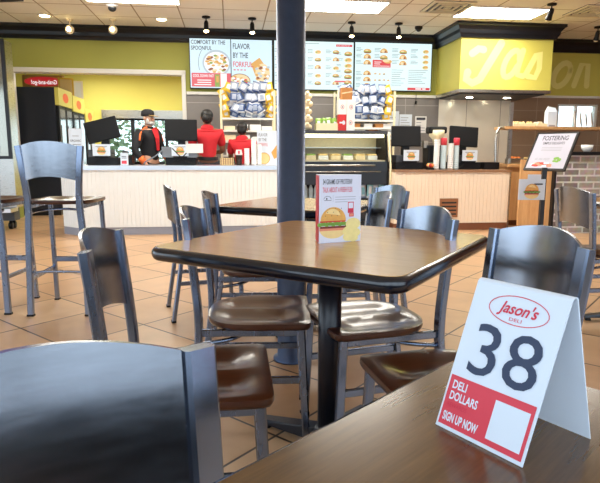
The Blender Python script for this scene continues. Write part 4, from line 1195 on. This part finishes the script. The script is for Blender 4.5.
MB().text('ORGANIC', -.07, .30, .04, -.001, 'ink_dark', .75, bold=.0004).rect(-.04, .37, .04, .378, -.001, 'ink_grey').rect(-.06, .26, .06, .268, -.001, 'ink_grey').rect(-.05, .08, .02, .11, -.001, 'print_red').build('lettering', os_)
MB().box(-.05, .012, 0, .05, .08, .012, 'white_plastic').build('foot', os_)
# right counter: cups, grinder, vegetables
for i, (u, v, h, c, tp) in enumerate(((1.66, -1.95, .44, 'white_plastic', 'cream_plastic'), (1.77, -1.92, .34, 'soda_clear', 'print_red'), (1.86, -1.96, .38, 'white_plastic', None), (1.95, -1.93, .36, 'soda_clear', 'print_red'))):
    cup_stack(u, v, HR, h, ['leftmost cup stack on the tan counter with cream lid', 'clear cup stack with red top, left one on tan counter', 'plain white cup stack between two red-topped stacks', 'clear cup stack with red top next to right till'][i], .040, c, None, tp)
gr = wthing('coffee_grinder', 'black coffee grinder with cream hopper between the two right tills', 'coffee grinder', 1.72, -1.66, HR + .0005)
MB().box(-.12, -.12, 0, .12, .12, .34, 'black_plastic', bev=.02).box(-.10, -.10, .50, .16, .10, .60, 'black_plastic', bev=.03).build('body', gr)
MB().lathe([(.05, .34), (.06, .42), (.11, .47), (.11, .55)], 'cream_plastic', 18, Matrix.Translation((.03, -.03, 0))).build('hopper', gr)
MB().box(-.16, -.05, .30, -.10, .05, .40, 'stainless').build('spout', gr)
pb = wthing('vegetable_tray', 'small tray on the tan counter holding red and orange vegetables', 'tray', 1.60, -1.97, HR + .0005)
MB().box(-.07, -.07, 0, .0, .07, .03, 'black_plastic').build('tray', pb)
rr = random.Random(4)
for i in range(5):
    mb = MB().ell((0, 0, 0), (.026, .024, .028), ['food_red', 'food_orange', 'bun_light', 'food_red', 'food_orange'][i])
    k = mb.build('pepper'); k.location = W(1.565 + .024 * (i % 2) - .012, -2.02 + .028 * (i // 2) * 1.6, HR + .059 + .0 * i); k.rotation_euler = (0, 0, RZ)
    mb2 = MB().cyl((0, 0, .024), (.004, 0, .038), .005, 'foliage', 6).build('stem', k)
    tag(k, ['front red pepper in the tray on the tan counter', 'front orange pepper in the tray on the tan counter', 'cream pepper in the middle of the tray', 'red pepper behind the cream one', 'rearmost orange pepper in the tray'][i], 'pepper')

# ---------------- shelves with snack bags
def shelf_unit(u0, u1, v, label, zs, ztop, zbag):
    t = wthing('shelf_unit', label, 'shelf', u0, v, 0); w = u1 - u0
    for x in (0, w - .03):
        for y in (0, .31): MB().box(x, y, 0, x + .03, y + .03, ztop, 'cream_plastic').build('upright', t)
    for z in zs: MB().box(.03, 0, z - .03, w - .03, .34, z, 'white_trim').build('shelf_board', t)
    return t
shelf_unit(-1.32, -.47, -.66, 'cream shelf unit with snack bags left of the pillar', (.45, .80, 1.02, 1.24, 1.40, 1.585), 2.0, 1.585)
shelf_unit(.50, 1.44, -.66, 'cream shelf unit with snack bags below the right menu screens', (.5, .9, 1.36, 1.455, 1.575), 2.02, 1.575)
BL = [(.135, .08, .155, ('bag_blue', 'bag_pale_blue', 'bag_white')), (.135, .08, .155, ('bag_pale_blue', 'bag_white', 'bag_blue')), (.125, .07, .15, ('bag_yellow', 'bag_white', 'bag_yellow')), (.13, .08, .15, ('bag_white', 'bag_pale_blue', 'bag_blue'))]
def rack(u0, u1, v, z0, rows, cols, ycols, labs, grp):
    spots = []; rr = random.Random(int(u0 * 77) + 5)
    for r in range(rows):
        for c in range(cols):
            f = (c + .5) / cols
            k = 2 if c in ycols else rr.choice((0, 1, 1, 3))
            spots.append((k, u0 + (u1 - u0) * f + rr.uniform(-.01, .01), v + .055 * (rows - r) * .2 + .02 * rr.random() - .09 * (r % 2), z0 + .078 * r, rr.uniform(-.35, .1), rr.uniform(-.6, .6)))
    bagset(BL, spots, labs, 'snack bag', grp, 'snack_bag')
rack(-1.28, -.50, -.56, 1.588, 6, 7, (0, 6), ['blue snack bag with white front in the rack left of the pillar', 'pale blue snack bag with white front in the rack left of the pillar', 'yellow snack bag at a side of the rack left of the pillar', 'white snack bag with pale front in the rack left of the pillar'], ['blue bags left of pillar', 'pale blue bags left of pillar', 'yellow bags left of pillar', 'white bags left of pillar'])
rack(.56, 1.40, -.56, 1.578, 6, 7, (6,), ['blue snack bag with white front in the rack below the right screens', 'pale blue snack bag with white front in the rack below the right screens', 'yellow snack bag at the right side of the rack below the screens', 'white snack bag with pale front in the rack below the right screens'], ['blue bags below right screens', 'pale blue bags below right screens', 'yellow bags below right screens', 'white bags below right screens'])
k_ = 0
for (z, us) in ((1.4005, (-1.18, -.98, -.78, -.60)), (1.2405, (-1.17, -.95, -.74)), (1.0205, (-1.15, -.9, -.66)), (.8005, (-1.1, -.8, -.6))):
    for u in us:
        mb = MB().box(-.085, -.12, 0, .085, .12, .085 if k_ % 3 else .06, 'carton_white' if k_ % 4 else 'bread_wrap', bev=.008)
        o = mb.build('carton'); o.location = W(u, -.50, z); o.rotation_euler = (0, 0, RZ); tag(o, 'white carton on the lower shelves behind the red-shirted staff', 'carton', 'cartons behind the staff'); k_ += 1
for z, us in ((1.4555, (.62, .82, 1.02, 1.2, 1.33)), (1.3605, (.66, .9, 1.1, 1.3))):
    for u in us:
        mb = MB().box(-.07, -.1, 0, .07, .1, .06, 'carton_white' if k_ % 2 else 'cardboard', bev=.006)
        o = mb.build('carton'); o.location = W(u, -.50, z); o.rotation_euler = (0, 0, RZ); tag(o, 'small carton under the snack bags right of the display case top', 'carton', 'cartons under the right snack bags'); k_ += 1

# ---------------- on top of the display case
ZC = 1.3555
for i in range(5):
    mb = MB().ell((0, 0, .0), (.085, .09, .052), 'bread_wrap').cyl((.0, -.07, .02), (.0, -.13, .035), .012, 'bread_wrap', 8, .03)
    o = mb.build('bread_bag'); o.location = W(-.12 + .012 * (i % 2), -1.62, ZC + .052 + .104 * i); o.rotation_euler = (0, 0, RZ)
    tag(o, ['wrapped loaf at the foot of the stack by the pillar', 'wrapped loaf second from the bottom of the stack by the pillar', 'wrapped loaf in the middle of the stack by the pillar', 'wrapped loaf second from the top of the stack by the pillar', 'wrapped loaf on top of the stack by the pillar'][i], 'bread', 'stacked loaves')
tr_ = wthing('white_tub', 'long cream tub of green packets on the display case', 'tub', .16, -1.62, ZC)
MB().box(-.15, -.1, 0, .15, .1, .012, 'cream_plastic').box(-.15, -.1, .012, .15, -.09, .10, 'cream_plastic').box(-.15, .09, .012, .15, .1, .10, 'cream_plastic').box(-.15, -.09, .012, -.14, .09, .10, 'cream_plastic').box(.14, -.09, .012, .15, .09, .10, 'cream_plastic').build('tub', tr_)
bagset([(.09, .05, .16, ('bag_green', 'bag_white', 'bag_green'))], [(0, .06 + .05 * i - .01, -1.66 + .05 * (i % 3), ZC + .0125 + .01 * (i % 2), -.1 + .1 * (i % 3), .4 * math.sin(i * 2)) for i in range(6)], 'green packet standing in the cream tub', 'packet', 'green packets in the tub', 'green_packet')
def crate(nm, lab, u, z, w, h, mat, mark):
    t = wthing(nm, lab, 'box', u, -1.68, z)
    MB().box(-w / 2, -.06, 0, w / 2, .06, h, mat).build('carton', t)
    b = MB()
    if mark == 'red': b.ring(0, h * .5, .024, .03, .006, -.0605, 'print_red'); b.rect(-.006, h * .45, .006, h * .55, -.061, 'ink_navy')
    elif mark == 'white': b.oval(.02, h * .5, .022, .03, -.0605, 'card_white'); b.rect(-.04, h * .45, .0, h * .55, -.0605, 'card_white')
    elif mark == 'tape': b.poly([(-w / 2, h * .45), (w / 2, h * .62), (w / 2, h * .72), (-w / 2, h * .55)], -.0605, 'bread_wrap')
    b.build('printed_mark', t)
crate('red_box', 'small red box with white mark beside the green packets', .368, ZC, .11, .22, 'red_box', 'white')
crate('white_box', 'lower white box right of the red box', .486, ZC, .115, .22, 'carton_white', 'red')
crate('white_box', 'upper white box standing on the red box', .368, ZC + .2205, .12, .20, 'carton_white', 'red')
crate('white_box', 'upper white box at right, standing on the lower white box', .489, ZC + .2205, .115, .20, 'carton_white', 'red')
crate('cardboard_box', 'brown cardboard box on top of the two white boxes', .43, ZC + .421, .15, .16, 'cardboard', 'tape')

# ---------------- notices on the tiled wall
for i, (u0, z0, u1, z1) in enumerate(((1.50, 1.28, 1.70, 1.76), (1.71, 1.45, 1.93, 1.71), (1.99, 1.40, 2.19, 1.68))):
    t = wthing('wall_notice', ['tall white paper notice on the grey wall behind the left till', 'middle white paper notice on the grey wall', 'white framed notice on the grey wall nearest the steel panel'][i], 'notice', u0, -.008, z0)
    MB().box(0, 0, 0, u1 - u0, .0075, z1 - z0, 'card_white' if i < 2 else 'white_plastic').build('sheet', t)
    b = MB(); rr = random.Random(i)
    for r in range(5):
        b.rect(.02, (z1 - z0) * (.12 + .16 * r), .02 + (u1 - u0 - .04) * rr.uniform(.5, 1), (z1 - z0) * (.12 + .16 * r) + .012, -.0006, 'ink_grey')
    if i == 2: b.rect(.02, .22, .18, .26, -.0007, 'ink_dark')
    b.build('print', t)
hk = wthing('hanging_utensil', 'small dark utensil hanging under the rightmost menu screen', 'utensil', 1.98, -.036, 1.93)
MB().cyl((0, 0, 0), (0, 0, .12), .004, 'black_plastic').cyl((0, 0, -.05), (0, 0, 0), .014, 'black_plastic').build('rod', hk)
# ---------------- salad bar on the right
sb = wthing('salad_bar', 'oak salad bar with glass shelf behind the sign stand', 'salad bar', 2.80, -1.75, 0)
W2 = 1.75
MB().box(0, 0, .08, W2, .65, .86, 'oak_panel').box(.02, .05, 0, W2 - .02, .6, .08, 'brown_trim').build('base', sb)
MB().box(-.02, -.06, .86, W2 + .02, .68, .90, 'oak_panel').build('worktop', sb)
for x in (.05, W2 - .09): MB().box(x, .08, .90, x + .045, .125, 1.78 if x < 1 else 2.0, 'stainless').build('post', sb)
MB().box(-.02, .05, 1.40, W2 + .05, .42, 1.44, 'oak_panel').build('upper_shelf', sb)
MB().tube(cpath([(-.02, .10, 1.42), (-.13, .06, 1.40), (-.17, .04, 1.25), (-.17, .02, 1.0), (-.17, .02, .90)], 6), .018, 'stainless').build('sneeze_rail', sb)
def tray(u, v, z, w, h, mat, top, lab, rz=0):
    t = wthing('food_container', lab, 'food container', u, v, z)
    MB().box(-w / 2, -.08, 0, w / 2, .08, h, mat, bev=.008).build('container', t)
    mb = MB(); rr = random.Random(int(u * 50))
    for i in range(12): mb.ell((rr.uniform(-w / 2 + .03, w / 2 - .03), rr.uniform(-.05, .05), h + .008), (.026, .024, .02), top, 8, 5)
    mb.build('contents', t)
tray(2.98, -1.62, .9005, .22, .08, 'stainless', 'food_orange', 'steel container of orange food at the left of the salad bar')
tray(3.22, -1.62, .9005, .20, .07, 'black_plastic', 'bun_light', 'black container of pale food beside the orange food')
tray(3.46, -1.60, .9005, .22, .12, 'bread_wrap', 'bun_tan', 'cream container right behind the sign board')
tray(3.74, -1.60, .9005, .22, .10, 'black_plastic', 'lettuce', 'black container of greens on the salad bar')
tray(4.05, -1.60, .9005, .26, .12, 'bread_wrap', 'bun_light', 'cream container before the window on the salad bar')
tray(3.12, -1.50, 1.4405, .34, .05, 'bread_wrap', 'bun_light', 'flat cream tray at the left of the upper shelf')
tray(3.40, -1.50, 1.4405, .16, .05, 'bread_wrap', 'bread_wrap', 'small cream tray beside the white bag on the upper shelf')
bg_ = wthing('paper_bag', 'tall white paper bag on the upper shelf of the salad bar', 'bag', 3.56, -1.52, 1.4405)
MB().prism([(-.07, -.05), (.07, -.05), (.07, .05), (-.07, .05)], 0, .22, 'card_white').add([(-.07, -.05, .22), (.07, -.05, .22), (.07, .05, .22), (-.07, .05, .22), (-.05, -.01, .30), (.06, -.01, .28), (.06, .01, .28), (-.05, .01, .30)], [(0, 1, 5, 4), (1, 2, 6, 5), (2, 3, 7, 6), (3, 0, 4, 7)], 'card_white').build('bag', bg_)
MB().rect(-.05, .0, .05, .03, -.0505, 'ink_grey').build('printed_band', bg_)
for i in range(4):
    t = wthing('standing_plate', ['first white plate on edge before the right window', 'second white plate on edge before the right window', 'third white plate on edge before the right window', 'last white plate on edge before the right window'][i], 'plate', 3.95 + .09 * i, -1.5, 1.4405, .9)
    M = Matrix.Translation((0, 0, .12)) @ Matrix.Rotation(PI / 2 - .15, 4, 'X')
    MB().lathe([(.0, .004), (.07, .0), (.119, .012), (.117, .018), (.07, .006), (.0, .008)], 'white_plastic', 24, M).build('plate', t)
bw = wthing('white_bowl', 'white bowl on the dark ledge of the brick half wall', 'bowl', 3.52, -2.50, 1.0755)
MB().lathe([(.04, 0), (.07, .04), (.075, .09), (.068, .09), (.06, .04)], 'white_plastic', 20).build('bowl', bw)

# ---------------- menu sign stand
st = thing('sign_stand', 'black pedestal sign with tilted framed board before the oak panel', 'sign', (2.60, 5.95, 0), 0)
MB().lathe([(.17, 0), (.17, .012), (.03, .03)], 'black_trim', 24).build('base', st)
MB().box(-.022, -.022, .02, .022, .022, .90, 'black_trim').build('pole', st)
X = Vector((.66, -.75, 0)).normalized()
Zt = Vector((.75 * .587, .66 * .587, .81)).normalized(); Zt = (Zt - X * Zt.dot(X)).normalized()
Yt = Zt.cross(X)
M = Matrix((X, Yt, Zt)).transposed().to_4x4(); M.translation = Vector((.0, .03, .875))
w_, h_ = .45, .50
MB().box(-w_ / 2, 0, 0, w_ / 2, .025, h_, 'black_trim', M).build('frame', st)
MB().rect(-w_ / 2 + .022, .022, w_ / 2 - .022, h_ - .022, -.0008, 'sign_sheet', M).build('sheet', st)
b = MB().text('FOSTERING', 0, h_ - .110, .085, -.0016, 'ink_dark', .64, 'CENTER', bold=.001, M=M).text('SIMPLE DELIGHTS', 0, h_ - .165, .046, -.0016, 'ink_dark', .66, 'CENTER', bold=.0006, M=M)
for i in range(3): b.rect(-.11, h_ - .21 - .02 * i, .11, h_ - .205 - .02 * i, -.0016, 'ink_grey', M)
b.text('sit, eat, enjoy', -.06, .13, .05, -.0016, 'ink_grey', .6, 'CENTER', shear=.3, M=M)
b.build('lettering', st)
b = MB(); rr = random.Random(9)
for i in range(16): b.oval(-.15 + rr.random() * .2, .05 + rr.random() * .04, .03, .014, -.0012 - i * 2e-5, rr.choice(['tomato', 'ham_pink', 'bun_light', 'card_white']), n=9, M=M)
for i in range(7): b.oval(.08 + rr.random() * .05, .11 + rr.random() * .07, .022, .014, -.0016 - i * 2e-5, 'lettuce', n=9, M=M)
b.build('food_picture', st)
fl = MB().box(-.28, -.05, .56, .0, -.042, .78, 'card_white').box(-.19, -.052, .78, -.05, -.044, .83, 'card_white'); fh = fl.build('flyer', st)
b = MB(); burger(b, -.14, .62, .15, -.0525); b.rect(-.12, .72, -.03, .735, -.053, 'ink_dark'); b.build('flyer_picture', fh)

# ================================================================== PEOPLE BEHIND THE COUNTER
def skin_mesh(name, chains, root, mat, parent, lvl=2):
    """chains: {vertex: (pos, radius)}, edges"""
    V, Ed = chains
    keys = list(V); idx = {k: i for i, k in enumerate(keys)}
    me = bpy.data.meshes.new(name)
    me.from_pydata([V[k][0] for k in keys], [(idx[a], idx[b]) for a, b in Ed], [])
    o = bpy.data.objects.new(name, me); COL.objects.link(o)
    md = o.modifiers.new('skin', 'SKIN'); md.use_smooth_shade = True
    if not me.skin_vertices:
        bpy.context.view_layer.update()
    sv = me.skin_vertices[0].data if me.skin_vertices else me.attributes
    for k in keys:
        r = V[k][1]
        sv[idx[k]].radius = r if isinstance(r, tuple) else (r, r)
        sv[idx[k]].use_root = (k == root)
    sd = o.modifiers.new('sub', 'SUBSURF'); sd.levels = lvl; sd.render_levels = lvl
    me.materials.append(MATS[mat])
    o.parent = parent
    return o
def person(name, label, u, v, rot, H_, arms, skin, hair, shirt, extra):
    """front faces -y in local space; arms: for each side (elbow, wrist, finger direction)"""
    k = H_ / 1.70
    t = wthing(name, label, 'person', u, v, 0, rot)
    P = lambda x, y, z: (x * k, y * k, z * k)
    V = {'pel': (P(0, 0, .93), .125), 'wai': (P(0, -.005, 1.06), .122), 'che': (P(0, 0, 1.24), .142), 'upc': (P(0, .01, 1.36), .098), 'nek': (P(0, .012, 1.46), .052), 'jaw': (P(0, -.014, 1.53), .062), 'skl': (P(0, -.006, 1.605), .082), 'top': (P(0, .004, 1.655), .058)}
    E_ = [('pel', 'wai'), ('wai', 'che'), ('che', 'upc'), ('upc', 'nek'), ('nek', 'jaw'), ('jaw', 'skl'), ('skl', 'top')]
    SV = {q: V[q] for q in ('pel', 'wai', 'che', 'upc')}; SV['upc'] = (P(0, .01, 1.365), .118)
    SE = [('pel', 'wai'), ('wai', 'che'), ('che', 'upc'), ('upc', 'col')]
    SV['col'] = (P(0, .01, 1.435), .072)
    for s, nm in ((-1, 'l'), (1, 'r')):
        el, wr, fd = arms[nm]
        V['sh' + nm] = (P(s * .185, .012, 1.37), .062); V['el' + nm] = (P(*el), .044); V['wr' + nm] = (P(*wr), .031)
        f = Vector(fd).normalized(); w = Vector(wr)
        side = f.cross(Vector((0, 0, 1))); side = side.normalized() if side.length > .1 else Vector((1, 0, 0))
        pm = w + f * .055
        V['pa' + nm] = (P(*pm), (.036, .022))
        E_ += [('upc', 'sh' + nm), ('sh' + nm, 'el' + nm), ('el' + nm, 'wr' + nm), ('wr' + nm, 'pa' + nm)]
        for i, (off, ln) in enumerate(((-.027, .072), (-.009, .082), (.009, .078), (.027, .062))):
            a = pm + f * .03 + side * off; b = a + f * ln * .55 + Vector((0, 0, -.008)); c = b + f * ln * .4 + Vector((0, 0, -.02))
            for q, p_, r_ in ((1, a, .010), (2, b, .009), (3, c, .0075)): V['f%s%d%d' % (nm, i, q)] = (P(*p_), r_)
            E_ += [('pa' + nm, 'f%s%d1' % (nm, i)), ('f%s%d1' % (nm, i), 'f%s%d2' % (nm, i)), ('f%s%d2' % (nm, i), 'f%s%d3' % (nm, i))]
        th = w + f * .025 + side * (s * -.035); t2 = th + f * .04 + side * (s * -.018)
        V['t1' + nm] = (P(*th), .012); V['t2' + nm] = (P(*t2), .010)
        E_ += [('wr' + nm, 't1' + nm), ('t1' + nm, 't2' + nm)]
        V['hi' + nm] = (P(s * .09, 0, .86), .092); V['kn' + nm] = (P(s * .10, -.015, .49), .060); V['an' + nm] = (P(s * .10, .02, .09), .040); V['to' + nm] = (P(s * .115, -.13, .035), .032)
        E_ += [('pel', 'hi' + nm), ('hi' + nm, 'kn' + nm), ('kn' + nm, 'an' + nm), ('an' + nm, 'to' + nm)]
        # sleeve: to the elbow for a shirt, to the wrist for a jacket
        e = Vector(el); sh = Vector((s * .185, .012, 1.37))
        SV['sh' + nm] = V['sh' + nm]; SE.append(('upc', 'sh' + nm)); SV['tr' + nm] = (P(s * .11, .014, 1.42), .066); SE.append(('col', 'tr' + nm))
        if extra.get('long'):
            SV['el' + nm] = V['el' + nm]; SV['wr' + nm] = (P(*(Vector(wr) * .9 + e * .1)), .034); SE += [('sh' + nm, 'el' + nm), ('el' + nm, 'wr' + nm)]
        else:
            q = sh * .25 + e * .75; SV['sl' + nm] = (P(*q), .054); SE.append(('sh' + nm, 'sl' + nm))
    sc = lambda D, g: {a: (p, tuple(x * k * g for x in (r if isinstance(r, tuple) else (r, r)))) for a, (p, r) in D.items()}
    skin_mesh('body', (sc(V, 1.0), E_), 'pel', skin, t)
    g = lambda D, ad: {a: (p, tuple(x * k + ad for x in (r if isinstance(r, tuple) else (r, r)))) for a, (p, r) in D.items()}
    sh_ = skin_mesh(extra.get('top_name', 'shirt'), (g(SV, .014), SE), 'pel', shirt, t)
    TR = {'pel': V['pel']}; TE = []
    for nm in 'lr':
        TR['hi' + nm] = V['hi' + nm]; TR['kn' + nm] = V['kn' + nm]; TR['an' + nm] = (V['an' + nm][0], .052)
        TE += [('pel', 'hi' + nm), ('hi' + nm, 'kn' + nm), ('kn' + nm, 'an' + nm)]
        so = MB().ell((V['to' + nm][0][0], V['to' + nm][0][1] + .05, .045), (.052, .14, .044), 'black_plastic'); so.build('shoe', t)
    skin_mesh('trousers', (g(TR, .012), TE), 'pel', 'trouser_cloth', t)
    # head details
    hz_ = 1.595 * k; fy = -.092 * k
    ft = MB().ell((0, fy - .006 * k, hz_ - .022 * k), (.013 * k, .02 * k, .022 * k), skin); ft.build('nose', t)
    ey = MB()
    for s in (-1, 1): ey.ell((s * .031 * k, fy + .010 * k, hz_ + .006 * k), (.012 * k, .008 * k, .007 * k), 'white_plastic', 10, 6).ell((s * .031 * k, fy + .004 * k, hz_ + .006 * k), (.006 * k, .005 * k, .006 * k), 'eye_dark', 8, 5)
    ey.build('eyes', t)
    MB().ell((0, fy + .018 * k, hz_ - .062 * k), (.024 * k, .008 * k, .006 * k), 'food_red' if not extra.get('beard') else 'ham_pink', 10, 6).build('mouth', t)
    for s in (-1, 1): MB().ell((s * .083 * k, .0, hz_ - .01 * k), (.012 * k, .02 * k, .03 * k), skin, 10, 6).build('ear', t)
    hb_ = MB()
    if hair:
        nu, nv = 18, 12; vs = []; 
        hb_.ell((0, .018 * k, hz_ + .026 * k), (.094 * k, .094 * k, .088 * k), hair)
        hb_.ell((0, .052 * k, hz_ - .02 * k), (.082 * k, .058 * k, .078 * k), hair)
        if extra.get('bun'): hb_.ell((.025 * k, .115 * k, hz_ - .02 * k), (.055 * k, .05 * k, .06 * k), hair)
        hb_.build('hair', t)
    if extra.get('cap'):
        c = MB().lathe([(.094 * k, 0), (.098 * k, .03 * k), (.088 * k, .075 * k), (.05 * k, .10 * k), (.005, .106 * k)], 'black_cloth', 20, Matrix.Translation((0, .008 * k, hz_ + .025 * k)))
        cp_ = c.build('cap', t)
        b = MB().prism([(-.075 * k, 0), (-.07 * k, -.05 * k), (-.04 * k, -.085 * k), (.04 * k, -.085 * k), (.07 * k, -.05 * k), (.075 * k, 0)], 0, .008, 'tan_cloth', Matrix.Translation((0, -.075 * k, hz_ + .03 * k)) @ Matrix.Rotation(.18, 4, 'X')); b.build('brim', cp_)
    if extra.get('beard'):
        b = MB().ell((0, fy + .026 * k, hz_ - .078 * k), (.054 * k, .036 * k, .036 * k), 'hair_grey'); 
        for s in (-1, 1): b.ell((s * .062 * k, fy + .055 * k, hz_ - .055 * k), (.02 * k, .03 * k, .045 * k), 'hair_grey', 10, 6)
        b.build('beard', t)
    return t, k, P, V
arms_down = {'l': ((-.30, .02, 1.12), (-.22, -.10, .93), (.4, -.6, -.7)), 'r': ((.29, .0, 1.12), (.22, -.16, .99), (-.2, -.9, -.3))}
arms_fwd = {'l': ((-.24, -.10, 1.10), (-.15, -.34, 1.08), (.2, -1, 0)), 'r': ((.24, -.10, 1.10), (.15, -.34, 1.08), (-.2, -1, 0))}
man, k, P, V = person('person', 'man in black cap and black jacket over red shirt behind counter', -2.33, -1.12, 1.0, 1.64, arms_down, 'skin_light', None, 'black_cloth', {'cap': 1, 'beard': 1, 'long': 1, 'top_name': 'jacket'})
mb = MB()
mb.add([P(-.065, -.118, 1.42), P(.065, -.118, 1.42), P(.045, -.158, 1.30), P(.03, -.165, 1.12), P(-.03, -.165, 1.12), P(-.045, -.158, 1.30), P(0, -.095, 1.455)], [(6, 5, 4, 3, 2, 1)[::-1] if False else (0, 5, 4, 3, 2, 1, 6)], 'red_cloth').build('red_shirt_front', man)
for s in (-1, 1):
    MB().tube(cpath([P(s * .09, -.045, 1.455), P(s * .16, -.045, 1.432), P(s * .225, -.04, 1.36), P(s * .26, -.05, 1.26)], 5), .014 * k, 'orange_cloth').build('orange_piping', man)
    el, wr, fd = arms_down['l' if s < 0 else 'r']
    a = Vector(el) * .45 + Vector(wr) * .55; b = Vector(wr)
    MB().cyl(P(*a), P(*b), .052 * k, 'orange_cloth', 12, .046 * k).build('orange_cuff', man)
w1, k, P, V = person('person', 'person seen from behind in red shirt with dark hair bun', -1.50, -1.16, PI + .15, 1.66, arms_fwd, 'skin_brown', 'hair_black', 'red_cloth', {'bun': 1})
MB().tube(cpath([P(-.15, -.03, .99), P(-.10, .115, .99), P(0, .14, .985), P(.10, .115, .99), P(.15, -.03, .99)], 6), 0, 'black_cloth', flat=(.05, .012), side=(0, 0, 1)).build('apron_tie', w1)
w2, k, P, V = person('person', 'shorter person from behind in red shirt with short black hair, nearest the shelves', -.99, -1.08, PI - .25, 1.49, arms_fwd, 'skin_brown', 'hair_black', 'red_cloth', {})
MB().tube(cpath([P(-.15, -.03, .99), P(-.10, .115, .99), P(0, .14, .985), P(.10, .115, .99), P(.15, -.03, .99)], 6), 0, 'black_cloth', flat=(.05, .012), side=(0, 0, 1)).build('apron_tie', w2)
